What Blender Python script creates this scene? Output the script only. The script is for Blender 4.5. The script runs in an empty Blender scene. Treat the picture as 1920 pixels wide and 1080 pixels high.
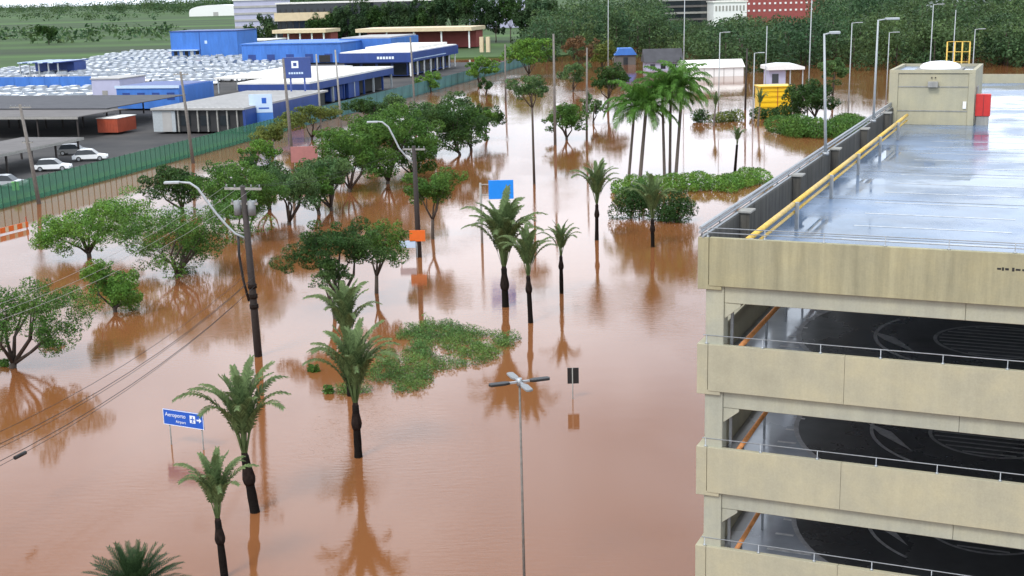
import bpy, bmesh, math, random
import numpy as np
from mathutils import Vector, Matrix
random.seed(7); RNG = np.random.default_rng(11)
sc = bpy.context.scene
COL = sc.collection
R_ = math.radians

# ---------------------------------------------------------------- camera
H = 20.0; FPX = 2400.0
PITCH = math.atan(555 / FPX); ROLL = 0.025
fw = Vector((0, math.cos(PITCH), -math.sin(PITCH)))
r0 = Vector((1, 0, 0)); u0 = Vector((0, math.sin(PITCH), math.cos(PITCH)))
RT = r0 * math.cos(ROLL) - u0 * math.sin(ROLL)
UP = r0 * math.sin(ROLL) + u0 * math.cos(ROLL)
CAMP = Vector((0, 0, H))
cd = bpy.data.cameras.new('camera'); cam = bpy.data.objects.new('camera', cd); COL.objects.link(cam)
M3 = Matrix((RT, UP, -fw)).transposed().to_4x4(); M3.translation = CAMP
cam.matrix_world = M3
cd.sensor_width = 36; cd.lens = 36 * FPX / 1920; cd.clip_start = 0.5; cd.clip_end = 9000
sc.camera = cam
sc.render.resolution_x = 1024; sc.render.resolution_y = 576

# ---------------------------------------------------------------- world, sun, exposure
SUN_EL, SUN_AZ = R_(52), R_(215)
w = bpy.data.worlds.new('World'); sc.world = w; w.use_nodes = True
nt = w.node_tree; nt.nodes.clear()
def N(nt, t, **k):
    n = nt.nodes.new(t)
    for a, b in k.items():
        if a.startswith('i_'): n.inputs[a[2:].replace('_', ' ')].default_value = b
        else: setattr(n, a, b)
    return n
out = N(nt, 'ShaderNodeOutputWorld'); bg = N(nt, 'ShaderNodeBackground'); bg.inputs['Strength'].default_value = 0.10
sky = N(nt, 'ShaderNodeTexSky', sky_type='NISHITA', sun_disc=False, sun_elevation=SUN_EL, sun_rotation=SUN_AZ, air_density=1.4, dust_density=3.0)
hs = N(nt, 'ShaderNodeHueSaturation'); hs.inputs['Saturation'].default_value = 0.55
nt.links.new(sky.outputs[0], hs.inputs['Color'])
tc = N(nt, 'ShaderNodeTexCoord'); mp = N(nt, 'ShaderNodeMapping'); mp.inputs['Scale'].default_value = (2.2, 2.2, 5.0)
cn = N(nt, 'ShaderNodeTexNoise'); cn.inputs['Scale'].default_value = 1.5; cn.inputs['Detail'].default_value = 6; cn.inputs['Roughness'].default_value = .55
rp = N(nt, 'ShaderNodeValToRGB'); rp.color_ramp.elements[0].position = .34; rp.color_ramp.elements[0].color = (.35,) * 3 + (1,)
rp.color_ramp.elements[1].position = .6; rp.color_ramp.elements[1].color = (1, 1, 1, 1)
cr = N(nt, 'ShaderNodeValToRGB')
cr.color_ramp.elements[0].position = .35; cr.color_ramp.elements[0].color = (.78, .88, 1.02, 1)
cr.color_ramp.elements[1].position = .7; cr.color_ramp.elements[1].color = (1.0, 1.05, 1.13, 1)
vm = N(nt, 'ShaderNodeVectorMath', operation='SCALE'); vm.inputs['Scale'].default_value = 11.0
mx = N(nt, 'ShaderNodeMixRGB')
nt.links.new(tc.outputs['Generated'], mp.inputs[0]); nt.links.new(mp.outputs[0], cn.inputs[0])
nt.links.new(cn.outputs[0], rp.inputs[0]); nt.links.new(cn.outputs[0], cr.inputs[0])
sp = N(nt, 'ShaderNodeSeparateXYZ'); nt.links.new(tc.outputs['Generated'], sp.inputs[0])
hz = N(nt, 'ShaderNodeMapRange', interpolation_type='SMOOTHSTEP'); hz.inputs[1].default_value = .0; hz.inputs[2].default_value = .42; hz.inputs[3].default_value = 14.5; hz.inputs[4].default_value = 12.6
nt.links.new(sp.outputs[2], hz.inputs[0]); nt.links.new(hz.outputs[0], vm.inputs['Scale'])
nt.links.new(cr.outputs[0], vm.inputs[0]); nt.links.new(rp.outputs[0], mx.inputs[0])
nt.links.new(hs.outputs[0], mx.inputs[1]); nt.links.new(vm.outputs[0], mx.inputs[2])
nt.links.new(mx.outputs[0], bg.inputs[0]); nt.links.new(bg.outputs[0], out.inputs[0])
sl = bpy.data.lights.new('sun', 'SUN'); so = bpy.data.objects.new('sun', sl); COL.objects.link(so)
sl.energy = 1.3; sl.angle = R_(14); sl.color = (1, .95, .87)
sd = Vector((math.sin(SUN_AZ) * math.cos(SUN_EL), math.cos(SUN_AZ) * math.cos(SUN_EL), math.sin(SUN_EL)))
so.rotation_euler = sd.to_track_quat('Z', 'Y').to_euler(); so.location = (0, 0, 60)
sc.view_settings.view_transform = 'Standard'; sc.view_settings.look = 'None'
sc.view_settings.exposure = 0.65; sc.view_settings.gamma = 1; sc.view_settings.use_curve_mapping = False

# ---------------------------------------------------------------- pixel -> place
def ray(px, py): return fw + RT * ((px - 960) / FPX) - UP * ((py - 540) / FPX)
def AT(px, py, d): return CAMP + ray(px, py) * d
def G(px, py, z=0.0):
    r = ray(px, py); t = (z - H) / r.z
    return CAMP + r * t
def DEP(p): return (Vector(p) - CAMP).dot(fw)

# ---------------------------------------------------------------- materials
def mat(name, col, rough=.6, var=.25, scale=3.0, stretch=(1, 1, 1), metal=0.0, bump=0.0, spec=.5, trans=0, island=0.0, coords='Object', alpha=1.0, col2=None, s2=.3):
    m = bpy.data.materials.new(name); m.use_nodes = True; t = m.node_tree; t.nodes.clear()
    o = N(t, 'ShaderNodeOutputMaterial'); b = N(t, 'ShaderNodeBsdfPrincipled')
    b.inputs['Roughness'].default_value = rough; b.inputs['Metallic'].default_value = metal; b.inputs['Specular IOR Level'].default_value = spec
    c = N(t, 'ShaderNodeTexCoord'); mp = N(t, 'ShaderNodeMapping'); mp.inputs['Scale'].default_value = stretch
    n = N(t, 'ShaderNodeTexNoise'); n.inputs['Scale'].default_value = scale; n.inputs['Detail'].default_value = 5; n.inputs['Roughness'].default_value = .62
    t.links.new(c.outputs[coords], mp.inputs[0]); t.links.new(mp.outputs[0], n.inputs[0])
    mr = N(t, 'ShaderNodeMapRange'); mr.inputs[1].default_value = .25; mr.inputs[2].default_value = .75
    mr.inputs[3].default_value = 1 - var; mr.inputs[4].default_value = 1 + var
    t.links.new(n.outputs[0], mr.inputs[0])
    val = mr.outputs[0]
    if island:
        g = N(t, 'ShaderNodeNewGeometry'); m2 = N(t, 'ShaderNodeMapRange')
        m2.inputs[3].default_value = 1 - island; m2.inputs[4].default_value = 1 + island
        t.links.new(g.outputs['Random Per Island'], m2.inputs[0])
        mu = N(t, 'ShaderNodeMath', operation='MULTIPLY'); t.links.new(val, mu.inputs[0]); t.links.new(m2.outputs[0], mu.inputs[1]); val = mu.outputs[0]
    v = N(t, 'ShaderNodeVectorMath', operation='SCALE'); v.inputs[0].default_value = col[:3]
    if col2:
        n2 = N(t, 'ShaderNodeTexNoise'); n2.inputs['Scale'].default_value = s2; n2.inputs['Detail'].default_value = 2; t.links.new(c.outputs[coords], n2.inputs[0])
        r2 = N(t, 'ShaderNodeMapRange'); r2.inputs[1].default_value = .40; r2.inputs[2].default_value = .62; t.links.new(n2.outputs[0], r2.inputs[0])
        m3 = N(t, 'ShaderNodeMixRGB'); m3.inputs[1].default_value = tuple(col[:3]) + (1,); m3.inputs[2].default_value = tuple(col2) + (1,); t.links.new(r2.outputs[0], m3.inputs[0]); t.links.new(m3.outputs[0], v.inputs[0])
    t.links.new(val, v.inputs['Scale']); t.links.new(v.outputs[0], b.inputs['Base Color'])
    if bump:
        bn = N(t, 'ShaderNodeBump'); bn.inputs['Strength'].default_value = bump; bn.inputs['Distance'].default_value = .03
        t.links.new(n.outputs[0], bn.inputs['Height']); t.links.new(bn.outputs[0], b.inputs['Normal'])
    s = b.outputs[0]
    if trans:
        tr = N(t, 'ShaderNodeBsdfTranslucent'); t.links.new(v.outputs[0], tr.inputs[0])
        ms = N(t, 'ShaderNodeMixShader'); ms.inputs[0].default_value = trans
        t.links.new(s, ms.inputs[1]); t.links.new(tr.outputs[0], ms.inputs[2]); s = ms.outputs[0]
    if alpha < 1:
        tp = N(t, 'ShaderNodeBsdfTransparent'); ms = N(t, 'ShaderNodeMixShader'); ms.inputs[0].default_value = alpha
        t.links.new(tp.outputs[0], ms.inputs[1]); t.links.new(s, ms.inputs[2]); s = ms.outputs[0]
    t.links.new(s, o.inputs[0])
    return m
def leafmat(name, col, isl=.45): return mat(name, col, rough=.5, var=.3, scale=.8, island=isl, trans=.28, spec=.12, col2=(col[0] * 1.45, col[1] * 1.2, col[2] * 1.05), s2=.45)
MT = {}
MT['leaf'] = leafmat('leaf green', (.062, .142, .029))
MT['leaf_b'] = leafmat('leaf bright', (.09, .198, .034))
MT['leaf_d'] = leafmat('leaf dark', (.034, .08, .022))
MT['leaf_g'] = leafmat('leaf grey green', (.066, .132, .048))
MT['leaf_y'] = leafmat('leaf olive', (.10, .14, .035))
MT['leaf_r'] = leafmat('leaf rusty', (.13, .085, .045))
MT['forest'] = mat('forest foliage', (.04, .085, .038), col2=(.08, .125, .045), s2=.05, rough=.5, var=.55, scale=.11, island=.4, trans=.28, spec=.1)
MT['frond'] = leafmat('palm frond', (.10, .155, .065), .4)
MT['frond_k'] = leafmat('palm frond green', (.07, .17, .03), .35)
MT['frond_dk'] = leafmat('spiky leaf', (.03, .06, .025), .35)
MT['bark'] = mat('bark', (.06, .045, .035), .85, .4, 6, (1, 1, .3), bump=.5)
MT['bark_wet'] = mat('wet palm trunk', (.010, .008, .007), .8, .5, 6, (1, 1, 4), bump=.9, spec=.08)
MT['boot'] = mat('old frond boots', (.020, .014, .012), .9, .6, 9, (1, 1, .5), bump=1.0, spec=.08)
MT['bark_grey'] = mat('grey palm trunk', (.12, .10, .085), .8, .3, 5, (1, 1, 3), bump=.3)
MT['weeds'] = leafmat('weeds', (.095, .185, .055), .55)
# concrete with vertical rain streaks
def concrete(name, col, streak=.3):
    m = bpy.data.materials.new(name); m.use_nodes = True; t = m.node_tree; t.nodes.clear()
    o = N(t, 'ShaderNodeOutputMaterial'); b = N(t, 'ShaderNodeBsdfPrincipled'); b.inputs['Roughness'].default_value = .8; b.inputs['Specular IOR Level'].default_value = .25
    c = N(t, 'ShaderNodeTexCoord')
    def noi(scale, st, det=5):
        mp = N(t, 'ShaderNodeMapping'); mp.inputs['Scale'].default_value = st
        n = N(t, 'ShaderNodeTexNoise'); n.inputs['Scale'].default_value = scale; n.inputs['Detail'].default_value = det; n.inputs['Roughness'].default_value = .65
        t.links.new(c.outputs['Object'], mp.inputs[0]); t.links.new(mp.outputs[0], n.inputs[0]); return n.outputs[0]
    a = noi(3.4, (1, 1, .07)); d = noi(.7, (1, 1, 1)); f = noi(18, (1, 1, 1), 3)
    def mapr(x, lo, hi, s0=.3, s1=.7):
        r = N(t, 'ShaderNodeMapRange'); r.inputs[1].default_value = s0; r.inputs[2].default_value = s1; r.inputs[3].default_value = lo; r.inputs[4].default_value = hi
        t.links.new(x, r.inputs[0]); return r.outputs[0]
    def mul(x, y):
        q = N(t, 'ShaderNodeMath', operation='MULTIPLY'); t.links.new(x, q.inputs[0]); t.links.new(y, q.inputs[1]); return q.outputs[0]
    k = mul(mul(mapr(a, 1 - streak, 1 + streak * .5), mapr(d, .86, 1.1)), mapr(f, .94, 1.05))
    cr = N(t, 'ShaderNodeMixRGB'); cr.inputs[1].default_value = tuple(col) + (1,); cr.inputs[2].default_value = (col[0] * 1.0, col[1] * .97, col[2] * .90, 1)
    t.links.new(mapr(d, 0, 1, .4, .65), cr.inputs[0])
    v = N(t, 'ShaderNodeVectorMath', operation='SCALE'); t.links.new(cr.outputs[0], v.inputs[0]); t.links.new(k, v.inputs['Scale'])
    t.links.new(v.outputs[0], b.inputs['Base Color'])
    bn = N(t, 'ShaderNodeBump'); bn.inputs['Strength'].default_value = .25; bn.inputs['Distance'].default_value = .01
    t.links.new(f, bn.inputs['Height']); t.links.new(bn.outputs[0], b.inputs['Normal']); t.links.new(b.outputs[0], o.inputs[0])
    return m
MT['conc'] = concrete('cream concrete', (.385, .365, .27), .06)
MT['conc_g'] = concrete('pale green grey concrete', (.36, .365, .30), .10)
MT['conc_top'] = concrete('stained roof parapet concrete', (.33, .31, .205), .24)
MT['conc_black'] = concrete('mould black concrete', (.095, .092, .085), .5)
MT['conc_grey'] = concrete('grey concrete', (.3, .3, .29), .3)
# wet deck: patches of puddle gloss
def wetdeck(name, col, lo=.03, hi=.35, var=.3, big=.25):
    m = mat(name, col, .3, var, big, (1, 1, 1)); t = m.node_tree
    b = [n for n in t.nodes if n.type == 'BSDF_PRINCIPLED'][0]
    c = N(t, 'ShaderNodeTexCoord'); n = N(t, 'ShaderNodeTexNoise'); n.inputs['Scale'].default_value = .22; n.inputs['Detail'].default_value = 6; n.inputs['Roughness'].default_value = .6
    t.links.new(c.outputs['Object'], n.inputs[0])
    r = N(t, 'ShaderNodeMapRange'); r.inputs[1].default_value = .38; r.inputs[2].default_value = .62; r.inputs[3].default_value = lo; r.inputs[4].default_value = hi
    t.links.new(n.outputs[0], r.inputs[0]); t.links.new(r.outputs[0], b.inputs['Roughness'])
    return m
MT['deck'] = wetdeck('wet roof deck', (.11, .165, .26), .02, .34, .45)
MT['floor_in'] = wetdeck('garage floor slab', (.42, .45, .5), .05, .3)
MT['asphalt_in'] = wetdeck('garage ring asphalt', (.06, .062, .065), .2, .5)
MT['line'] = mat('white road paint', (.6, .6, .6), .4, .35, 4)
MT['line_roof'] = mat('rain washed bay paint', (.36, .38, .40), .25, .4, 3)
MT['line_old'] = mat('worn road paint', (.36, .36, .37), .45, .4, 4)
MT['steel'] = mat('galvanised steel', (.34, .36, .38), .45, .2, 8, metal=.5)
MT['pole_w'] = mat('pale painted pole', (.36, .39, .41), .5, .12, 4)
MT['pole_g'] = mat('weathered pole', (.28, .27, .25), .7, .25, 4)
MT['pole_dk'] = mat('dark timber pole', (.035, .028, .026), .8, .4, 5, (1, 1, 3), bump=.4)
MT['pole_conc'] = mat('concrete pole', (.16, .145, .13), .8, .3, 5)
MT['yellow'] = mat('worn yellow paint', (.62, .40, .07), .5, .35, 7)
MT['orange'] = mat('orange rail paint', (.5, .2, .06), .5, .35, 6)
MT['red'] = mat('red cabinet paint', (.5, .025, .02), .35, .12, 5)
MT['white'] = mat('white paint', (.75, .75, .74), .5, .06, 3)
MT['whiteroof'] = mat('white sheet roof', (.72, .70, .66), .55, .12, .6)
MT['greyroof'] = mat('grey sheet roof', (.36, .35, .34), .6, .15, .4)
MT['darkroof'] = mat('dark shade net', (.052, .052, .06), .8, .3, .5)
MT['brownroof'] = mat('weathered grey roof', (.11, .10, .095), .75, .25, .4)
MT['blue'] = mat('bright blue cladding', (.045, .165, .52), .5, .22, .5, (1, 1, .25))
MT['navy'] = mat('navy cladding', (.018, .05, .22), .45, .22, .5, (1, 1, .3))
MT['teal'] = mat('blue green panel', (.05, .22, .30), .5, .2, .6)
MT['lilac'] = mat('pale lilac wall', (.42, .42, .56), .6, .08, .5)
MT['tan'] = mat('tan fascia', (.62, .50, .33), .6, .1, .6)
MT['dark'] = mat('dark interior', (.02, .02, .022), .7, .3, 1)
MT['glass'] = mat('dark glass', (.02, .025, .03), .08, .2, 1)
MT['brick'] = mat('dull red wall', (.27, .06, .055), .7, .15, .6)
MT['rust'] = mat('orange red container', (.34, .06, .025), .6, .2, 1)
MT['sign_blue'] = mat('sign blue', (.012, .09, .46), .35, .05, 2)
MT['sign_cyan'] = mat('sign bright blue', (.01, .24, .80), .35, .05, 2)
MT['sign_navy'] = mat('sign navy', (.03, .06, .22), .35, .08, 2)
MT['sign_white'] = mat('sign white', (.72, .78, .85), .4, .03, 2)
MT['sign_pale'] = mat('pale blue sign', (.5, .62, .78), .4, .06, 2)
MT['sign_orange'] = mat('sign orange', (.70, .14, .02), .4, .08, 2)
MT['sign_pink'] = mat('faded red board', (.36, .15, .14), .6, .12, 2)
MT['lime'] = mat('lime green panel', (.25, .65, .12), .5, .05, 2)
MT['signback'] = mat('dark sign back', (.012, .012, .013), .5, .2, 3)
MT['kiosk_yellow'] = mat('kiosk yellow', (.75, .48, .01), .4, .06, 2)
MT['fence'] = mat('green mesh', (.07, .27, .16), .7, .4, .5, alpha=.58)
MT['fencepost'] = mat('dark green post', (.025, .06, .045), .6, .2, 3)
MT['tyre'] = mat('tyre', (.015, .015, .015), .8, .1, 3)
for nm, c in (('white', (.82, .83, .84)), ('silver', (.42, .43, .45)), ('grey', (.14, .145, .15)), ('black', (.02, .02, .022)), ('red', (.35, .02, .02)), ('blue', (.03, .08, .3))):
    MT['car_' + nm] = mat('car paint ' + nm, c, .22, .03, 1, spec=.6)
MT['car_glass'] = mat('car glass', (.2, .23, .27), .05, .1, 1, spec=1.0)
MT['cable'] = mat('black cable', (.012, .011, .011), .6, .1, 2)
MT['skylight'] = mat('milky skylight', (.85, .86, .87), .25, .04, 3)
MT['insul'] = mat('transformer grey', (.2, .21, .22), .5, .2, 5)

def water_mat():
    m = bpy.data.materials.new('muddy flood water'); m.use_nodes = True; t = m.node_tree; t.nodes.clear()
    o = N(t, 'ShaderNodeOutputMaterial'); b = N(t, 'ShaderNodeBsdfPrincipled'); b.inputs['IOR'].default_value = 1.44
    b.inputs['Roughness'].default_value = .035
    c = N(t, 'ShaderNodeTexCoord')
    def noi(scale, st, det=3, rough=.5, rot=0):
        mp = N(t, 'ShaderNodeMapping'); mp.inputs['Scale'].default_value = st; mp.inputs['Rotation'].default_value = (0, 0, rot)
        n = N(t, 'ShaderNodeTexNoise'); n.inputs['Scale'].default_value = scale; n.inputs['Detail'].default_value = det; n.inputs['Roughness'].default_value = rough
        t.links.new(c.outputs['Object'], mp.inputs[0]); t.links.new(mp.outputs[0], n.inputs[0]); return n.outputs[0]
    mud = noi(.045, (1, .5, 1), 4, .55)
    r = N(t, 'ShaderNodeValToRGB'); r.color_ramp.elements[0].position = .3; r.color_ramp.elements[0].color = (.19, .072, .025, 1)
    r.color_ramp.elements[1].position = .7; r.color_ramp.elements[1].color = (.225, .092, .038, 1)
    t.links.new(mud, r.inputs[0]); t.links.new(r.outputs[0], b.inputs['Base Color'])
    gust = noi(.07, (1, .6, 1), 3, .5, 1.3)
    gm = N(t, 'ShaderNodeMapRange'); gm.inputs[1].default_value = .50; gm.inputs[2].default_value = .66; gm.inputs[3].default_value = .05; gm.inputs[4].default_value = 1.0
    t.links.new(gust, gm.inputs[0])
    r1 = noi(2.9, (.36, 1.5, 1), 4, .65, .1); r2 = noi(.5, (.6, 1.2, 1), 2, .5, -.3)
    b1 = N(t, 'ShaderNodeBump'); b1.inputs['Distance'].default_value = .05
    st = N(t, 'ShaderNodeMath', operation='MULTIPLY'); st.inputs[1].default_value = .30; t.links.new(gm.outputs[0], st.inputs[0])
    t.links.new(st.outputs[0], b1.inputs['Strength']); t.links.new(r1, b1.inputs['Height'])
    b2 = N(t, 'ShaderNodeBump'); b2.inputs['Distance'].default_value = .05; b2.inputs['Strength'].default_value = .06
    b3 = N(t, 'ShaderNodeBump'); b3.inputs['Distance'].default_value = .02; b3.inputs['Strength'].default_value = .09; t.links.new(noi(5.5, (.35, 1.6, 1), 2, .5, -.08), b3.inputs['Height']); t.links.new(b1.outputs[0], b3.inputs['Normal'])
    t.links.new(r2, b2.inputs['Height']); t.links.new(b3.outputs[0], b2.inputs['Normal']); t.links.new(b2.outputs[0], b.inputs['Normal'])
    t.links.new(b.outputs[0], o.inputs[0]); return m
MT['water'] = water_mat()
def land_mat(name, cols, scale, stretch=(1, 1, 1)):
    m = bpy.data.materials.new(name); m.use_nodes = True; t = m.node_tree; t.nodes.clear()
    o = N(t, 'ShaderNodeOutputMaterial'); b = N(t, 'ShaderNodeBsdfPrincipled'); b.inputs['Roughness'].default_value = .9; b.inputs['Specular IOR Level'].default_value = .15
    c = N(t, 'ShaderNodeTexCoord'); mp = N(t, 'ShaderNodeMapping'); mp.inputs['Scale'].default_value = stretch
    n = N(t, 'ShaderNodeTexNoise'); n.inputs['Scale'].default_value = scale; n.inputs['Detail'].default_value = 7; n.inputs['Roughness'].default_value = .6
    t.links.new(c.outputs['Object'], mp.inputs[0]); t.links.new(mp.outputs[0], n.inputs[0])
    r = N(t, 'ShaderNodeValToRGB'); e = r.color_ramp.elements
    for i, cc in enumerate(cols):
        p = .3 + .4 * i / (len(cols) - 1)
        if i < 2: e[i].position = p; e[i].color = tuple(cc) + (1,)
        else: q = e.new(p); q.color = tuple(cc) + (1,)
    t.links.new(n.outputs[0], r.inputs[0]); t.links.new(r.outputs[0], b.inputs['Base Color']); t.links.new(b.outputs[0], o.inputs[0]); return m
MT['ground'] = land_mat('silty ground', ((.10, .07, .04), (.07, .09, .03), (.05, .09, .03)), .02)
MT['field'] = land_mat('green pasture', ((.035, .045, .028), (.05, .085, .032), (.085, .16, .045)), .006, (.12, 2.6, 1))
MT['lot'] = land_mat('wet asphalt lot', ((.04, .04, .042), (.06, .058, .058), (.09, .085, .08)), .08)
MT['verge'] = land_mat('grass verge', ((.05, .10, .025), (.08, .14, .03), (.12, .10, .05)), .5)

# ---------------------------------------------------------------- object helpers
def put(o, parent=None, label=None, cat=None, group=None, kind=None):
    COL.objects.link(o)
    if parent is not None: o.parent = parent
    tag(o, label, cat, group, kind); return o
def tag(o, label=None, cat=None, group=None, kind=None):
    if label: o['label'] = label
    if cat: o['category'] = cat
    if group: o['group'] = group
    if kind: o['kind'] = kind
    return o
def empty(name, loc, label=None, cat=None, group=None, rz=0):
    o = bpy.data.objects.new(name, None); o.location = loc; o.rotation_euler[2] = rz; o.empty_display_size = .3
    return put(o, None, label, cat, group)
def npmesh(name, V, F):
    V = np.asarray(V, np.float32); F = np.asarray(F, np.int32); k = F.shape[1]
    me = bpy.data.meshes.new(name); me.vertices.add(len(V)); me.vertices.foreach_set('co', V.ravel())
    me.loops.add(F.size); me.loops.foreach_set('vertex_index', F.ravel())
    me.polygons.add(len(F)); me.polygons.foreach_set('loop_start', np.arange(0, F.size, k, dtype=np.int32))
    me.update(calc_edges=True); return me
class MB:
    def __init__(s, o=(0, 0, 0), ax=(1, 0, 0), ay=(0, 1, 0)):
        s.v = []; s.f = []; s.mi = []; s.o = Vector(o); s.ax = Vector(ax); s.ay = Vector(ay); s.sm = set()
    def P(s, a, b, z): return s.o + s.ax * a + s.ay * b + Vector((0, 0, z))
    def box(s, a0, a1, b0, b1, z0, z1, m=0):
        i = len(s.v)
        for z in (z0, z1):
            for a, b in ((a0, b0), (a1, b0), (a1, b1), (a0, b1)): s.v.append(s.P(a, b, z))
        for q in ((0, 3, 2, 1), (4, 5, 6, 7), (0, 1, 5, 4), (1, 2, 6, 5), (2, 3, 7, 6), (3, 0, 4, 7)):
            s.f.append(tuple(i + k for k in q)); s.mi.append(m)
        return s
    def prism(s, pts, z0, z1, m=0):            # plan polygon in (a,b)
        i = len(s.v); n = len(pts)
        for z in (z0, z1):
            for a, b in pts: s.v.append(s.P(a, b, z))
        s.f.append(tuple(range(i + n - 1, i - 1, -1))); s.mi.append(m)
        s.f.append(tuple(range(i + n, i + 2 * n))); s.mi.append(m)
        for k in range(n):
            k2 = (k + 1) % n; s.f.append((i + k, i + k2, i + n + k2, i + n + k)); s.mi.append(m)
        return s
    def xprism(s, pts, b0, b1, m=0):            # profile polygon in (a,z), extruded along b
        i = len(s.v); n = len(pts)
        for b in (b0, b1):
            for a, z in pts: s.v.append(s.P(a, b, z))
        s.f.append(tuple(range(i, i + n))); s.mi.append(m)
        s.f.append(tuple(range(i + 2 * n - 1, i + n - 1, -1))); s.mi.append(m)
        for k in range(n):
            k2 = (k + 1) % n; s.f.append((i + k2, i + k, i + n + k, i + n + k2)); s.mi.append(m)
        return s
    def tube(s, pts, rad, n=8, m=0, cap=True):
        pts = [Vector(p) for p in pts]; i0 = len(s.v)
        if not hasattr(rad, '__len__'): rad = [rad] * len(pts)
        prev = None
        for k, p in enumerate(pts):
            d = (pts[min(k + 1, len(pts) - 1)] - pts[max(k - 1, 0)]).normalized()
            if prev is None:
                e = d.cross(Vector((0, 0, 1)))
                if e.length < .01: e = d.cross(Vector((1, 0, 0)))
            else: e = prev - d * prev.dot(d)
            e.normalize(); prev = e; f = d.cross(e)
            for j in range(n):
                a = 2 * math.pi * j / n; s.v.append(p + (e * math.cos(a) + f * math.sin(a)) * rad[k])
        for k in range(len(pts) - 1):
            for j in range(n):
                j2 = (j + 1) % n; a = i0 + k * n
                s.sm.add(len(s.f)); s.f.append((a + j, a + j2, a + n + j2, a + n + j)); s.mi.append(m)
        if cap:
            s.f.append(tuple(i0 + n - 1 - j for j in range(n))); s.mi.append(m)
            b = i0 + (len(pts) - 1) * n; s.f.append(tuple(b + j for j in range(n))); s.mi.append(m)
        return s
    def ltube(s, pts, rad, n=8, m=0): return s.tube([s.P(*p) for p in pts], rad, n, m)
    def sheet(s, pts, m=0):
        i = len(s.v)
        for p in pts: s.v.append(s.P(*p))
        s.f.append(tuple(range(i, i + len(pts)))); s.mi.append(m); return s
    def build(s, name, mats, parent=None, bevel=0, **kw):
        if not isinstance(mats, (list, tuple)): mats = [mats]
        off = parent.location if parent is not None and parent.type == 'EMPTY' else (parent['_o'] if parent is not None and '_o' in parent else Vector((0, 0, 0)))
        off = Vector(off); top = parent is None
        if top and kw.get('origin') is not None: off = Vector(kw['origin'])
        kw.pop('origin', None)
        me = bpy.data.meshes.new(name); me.from_pydata([tuple(Vector(p) - off) for p in s.v], [], s.f); me.update()
        for m in mats: me.materials.append(MT[m] if isinstance(m, str) else m)
        me.polygons.foreach_set('material_index', s.mi)
        me.polygons.foreach_set('use_smooth', [k in s.sm for k in range(len(s.f))])
        o = bpy.data.objects.new(name, me)
        if top: o.location = off
        put(o, parent, **kw)
        if not top: o['_o'] = tuple(off)
        if bevel:
            md = o.modifiers.new('bevel', 'BEVEL'); md.width = bevel; md.segments = 1; md.limit_method = 'ANGLE'
        return o
def TB(): return MB()

# ---------------------------------------------------------------- setting: ground, water, land
def poly_sheet(name, pts, m, kind='structure'):
    me = bpy.data.meshes.new(name); me.from_pydata([tuple(p) for p in pts], [], [tuple(range(len(pts)))]); me.update()
    if me.polygons[0].normal.z < 0: me.flip_normals()
    me.materials.append(MT[m]); o = bpy.data.objects.new(name, me); return put(o, kind=kind)
poly_sheet('ground', [(-5000, -400, -1.3), (5000, -400, -1.3), (5000, 8000, -1.3), (-5000, 8000, -1.3)], 'ground')
poly_sheet('water', [(-900, -300, 0), (900, -300, 0), (900, 640, 0), (-900, 640, 0)], 'water')
UA = R_(13.7); U = Vector((math.sin(UA), math.cos(UA), 0)); Vv = Vector((math.cos(UA), -math.sin(UA), 0))
ZL = .35
F0 = G(46, 380)                                   # the fence line
def slab(name, pts, z0, z1, m, **kw):
    mb = MB(); mb.prism([(p[0], p[1]) for p in pts], z0, z1); return mb.build(name, m, **kw)
fl0 = F0 - U * 160 - Vv * .4; fl1 = F0 + U * 250 - Vv * .4
slab('lot_ground', [fl1, fl1 - Vv * 420, fl0 - Vv * 420, fl0], -1.25, ZL, 'lot', kind='structure')
slab('field', [Vector((-1500, 428, 0)), fl1 + U * 14 - Vv * .2 + Vector((6, 18, 0)), Vector((70, 505, 0)), Vector((1500, 490, 0)), Vector((4600, 7800, 0)), Vector((-4600, 7800, 0))], -1.2, ZL + .05, 'field', kind='structure')
slab('grass_verge', [fl0, fl1, fl1 - Vv * 2.2, fl0 - Vv * 2.2], ZL + .004, ZL + .03, 'verge', kind='structure')

# ---------------------------------------------------------------- foliage
def leaves(centers, radii, n, L, up=.35, shell=.55, asp=.5):
    """n diamond leaves spread through ellipsoid clumps"""
    centers = np.asarray(centers, float); radii = np.asarray(radii, float)
    vol = (radii[:, 0] * radii[:, 2]) ** 1.0; k = RNG.choice(len(centers), n, p=vol / vol.sum())
    d = RNG.normal(size=(n, 3)); d /= np.linalg.norm(d, axis=1)[:, None]
    r = RNG.random(n) ** (1 / 3.0); r = shell * (0.75 + .3 * RNG.random(n)) * (r > .3) + (1 - shell) * r
    r = np.clip(r * 1.12, 0, 1.12)
    p = centers[k] + d * r[:, None] * radii[k]
    nrm = RNG.normal(size=(n, 3)) + d * .6; nrm[:, 2] += up * 2; nrm /= np.linalg.norm(nrm, axis=1)[:, None]
    a = RNG.normal(size=(n, 3)); a -= nrm * (a * nrm).sum(1)[:, None]; a /= np.linalg.norm(a, axis=1)[:, None]
    b = np.cross(nrm, a); s = L * (.6 + .8 * RNG.random(n))[:, None]
    V = np.stack([p - a * s * .5, p + b * s * asp * .5, p + a * s * .5, p - b * s * asp * .5], 1).reshape(-1, 3)
    return V, np.arange(4 * n).reshape(-1, 4)
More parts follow.
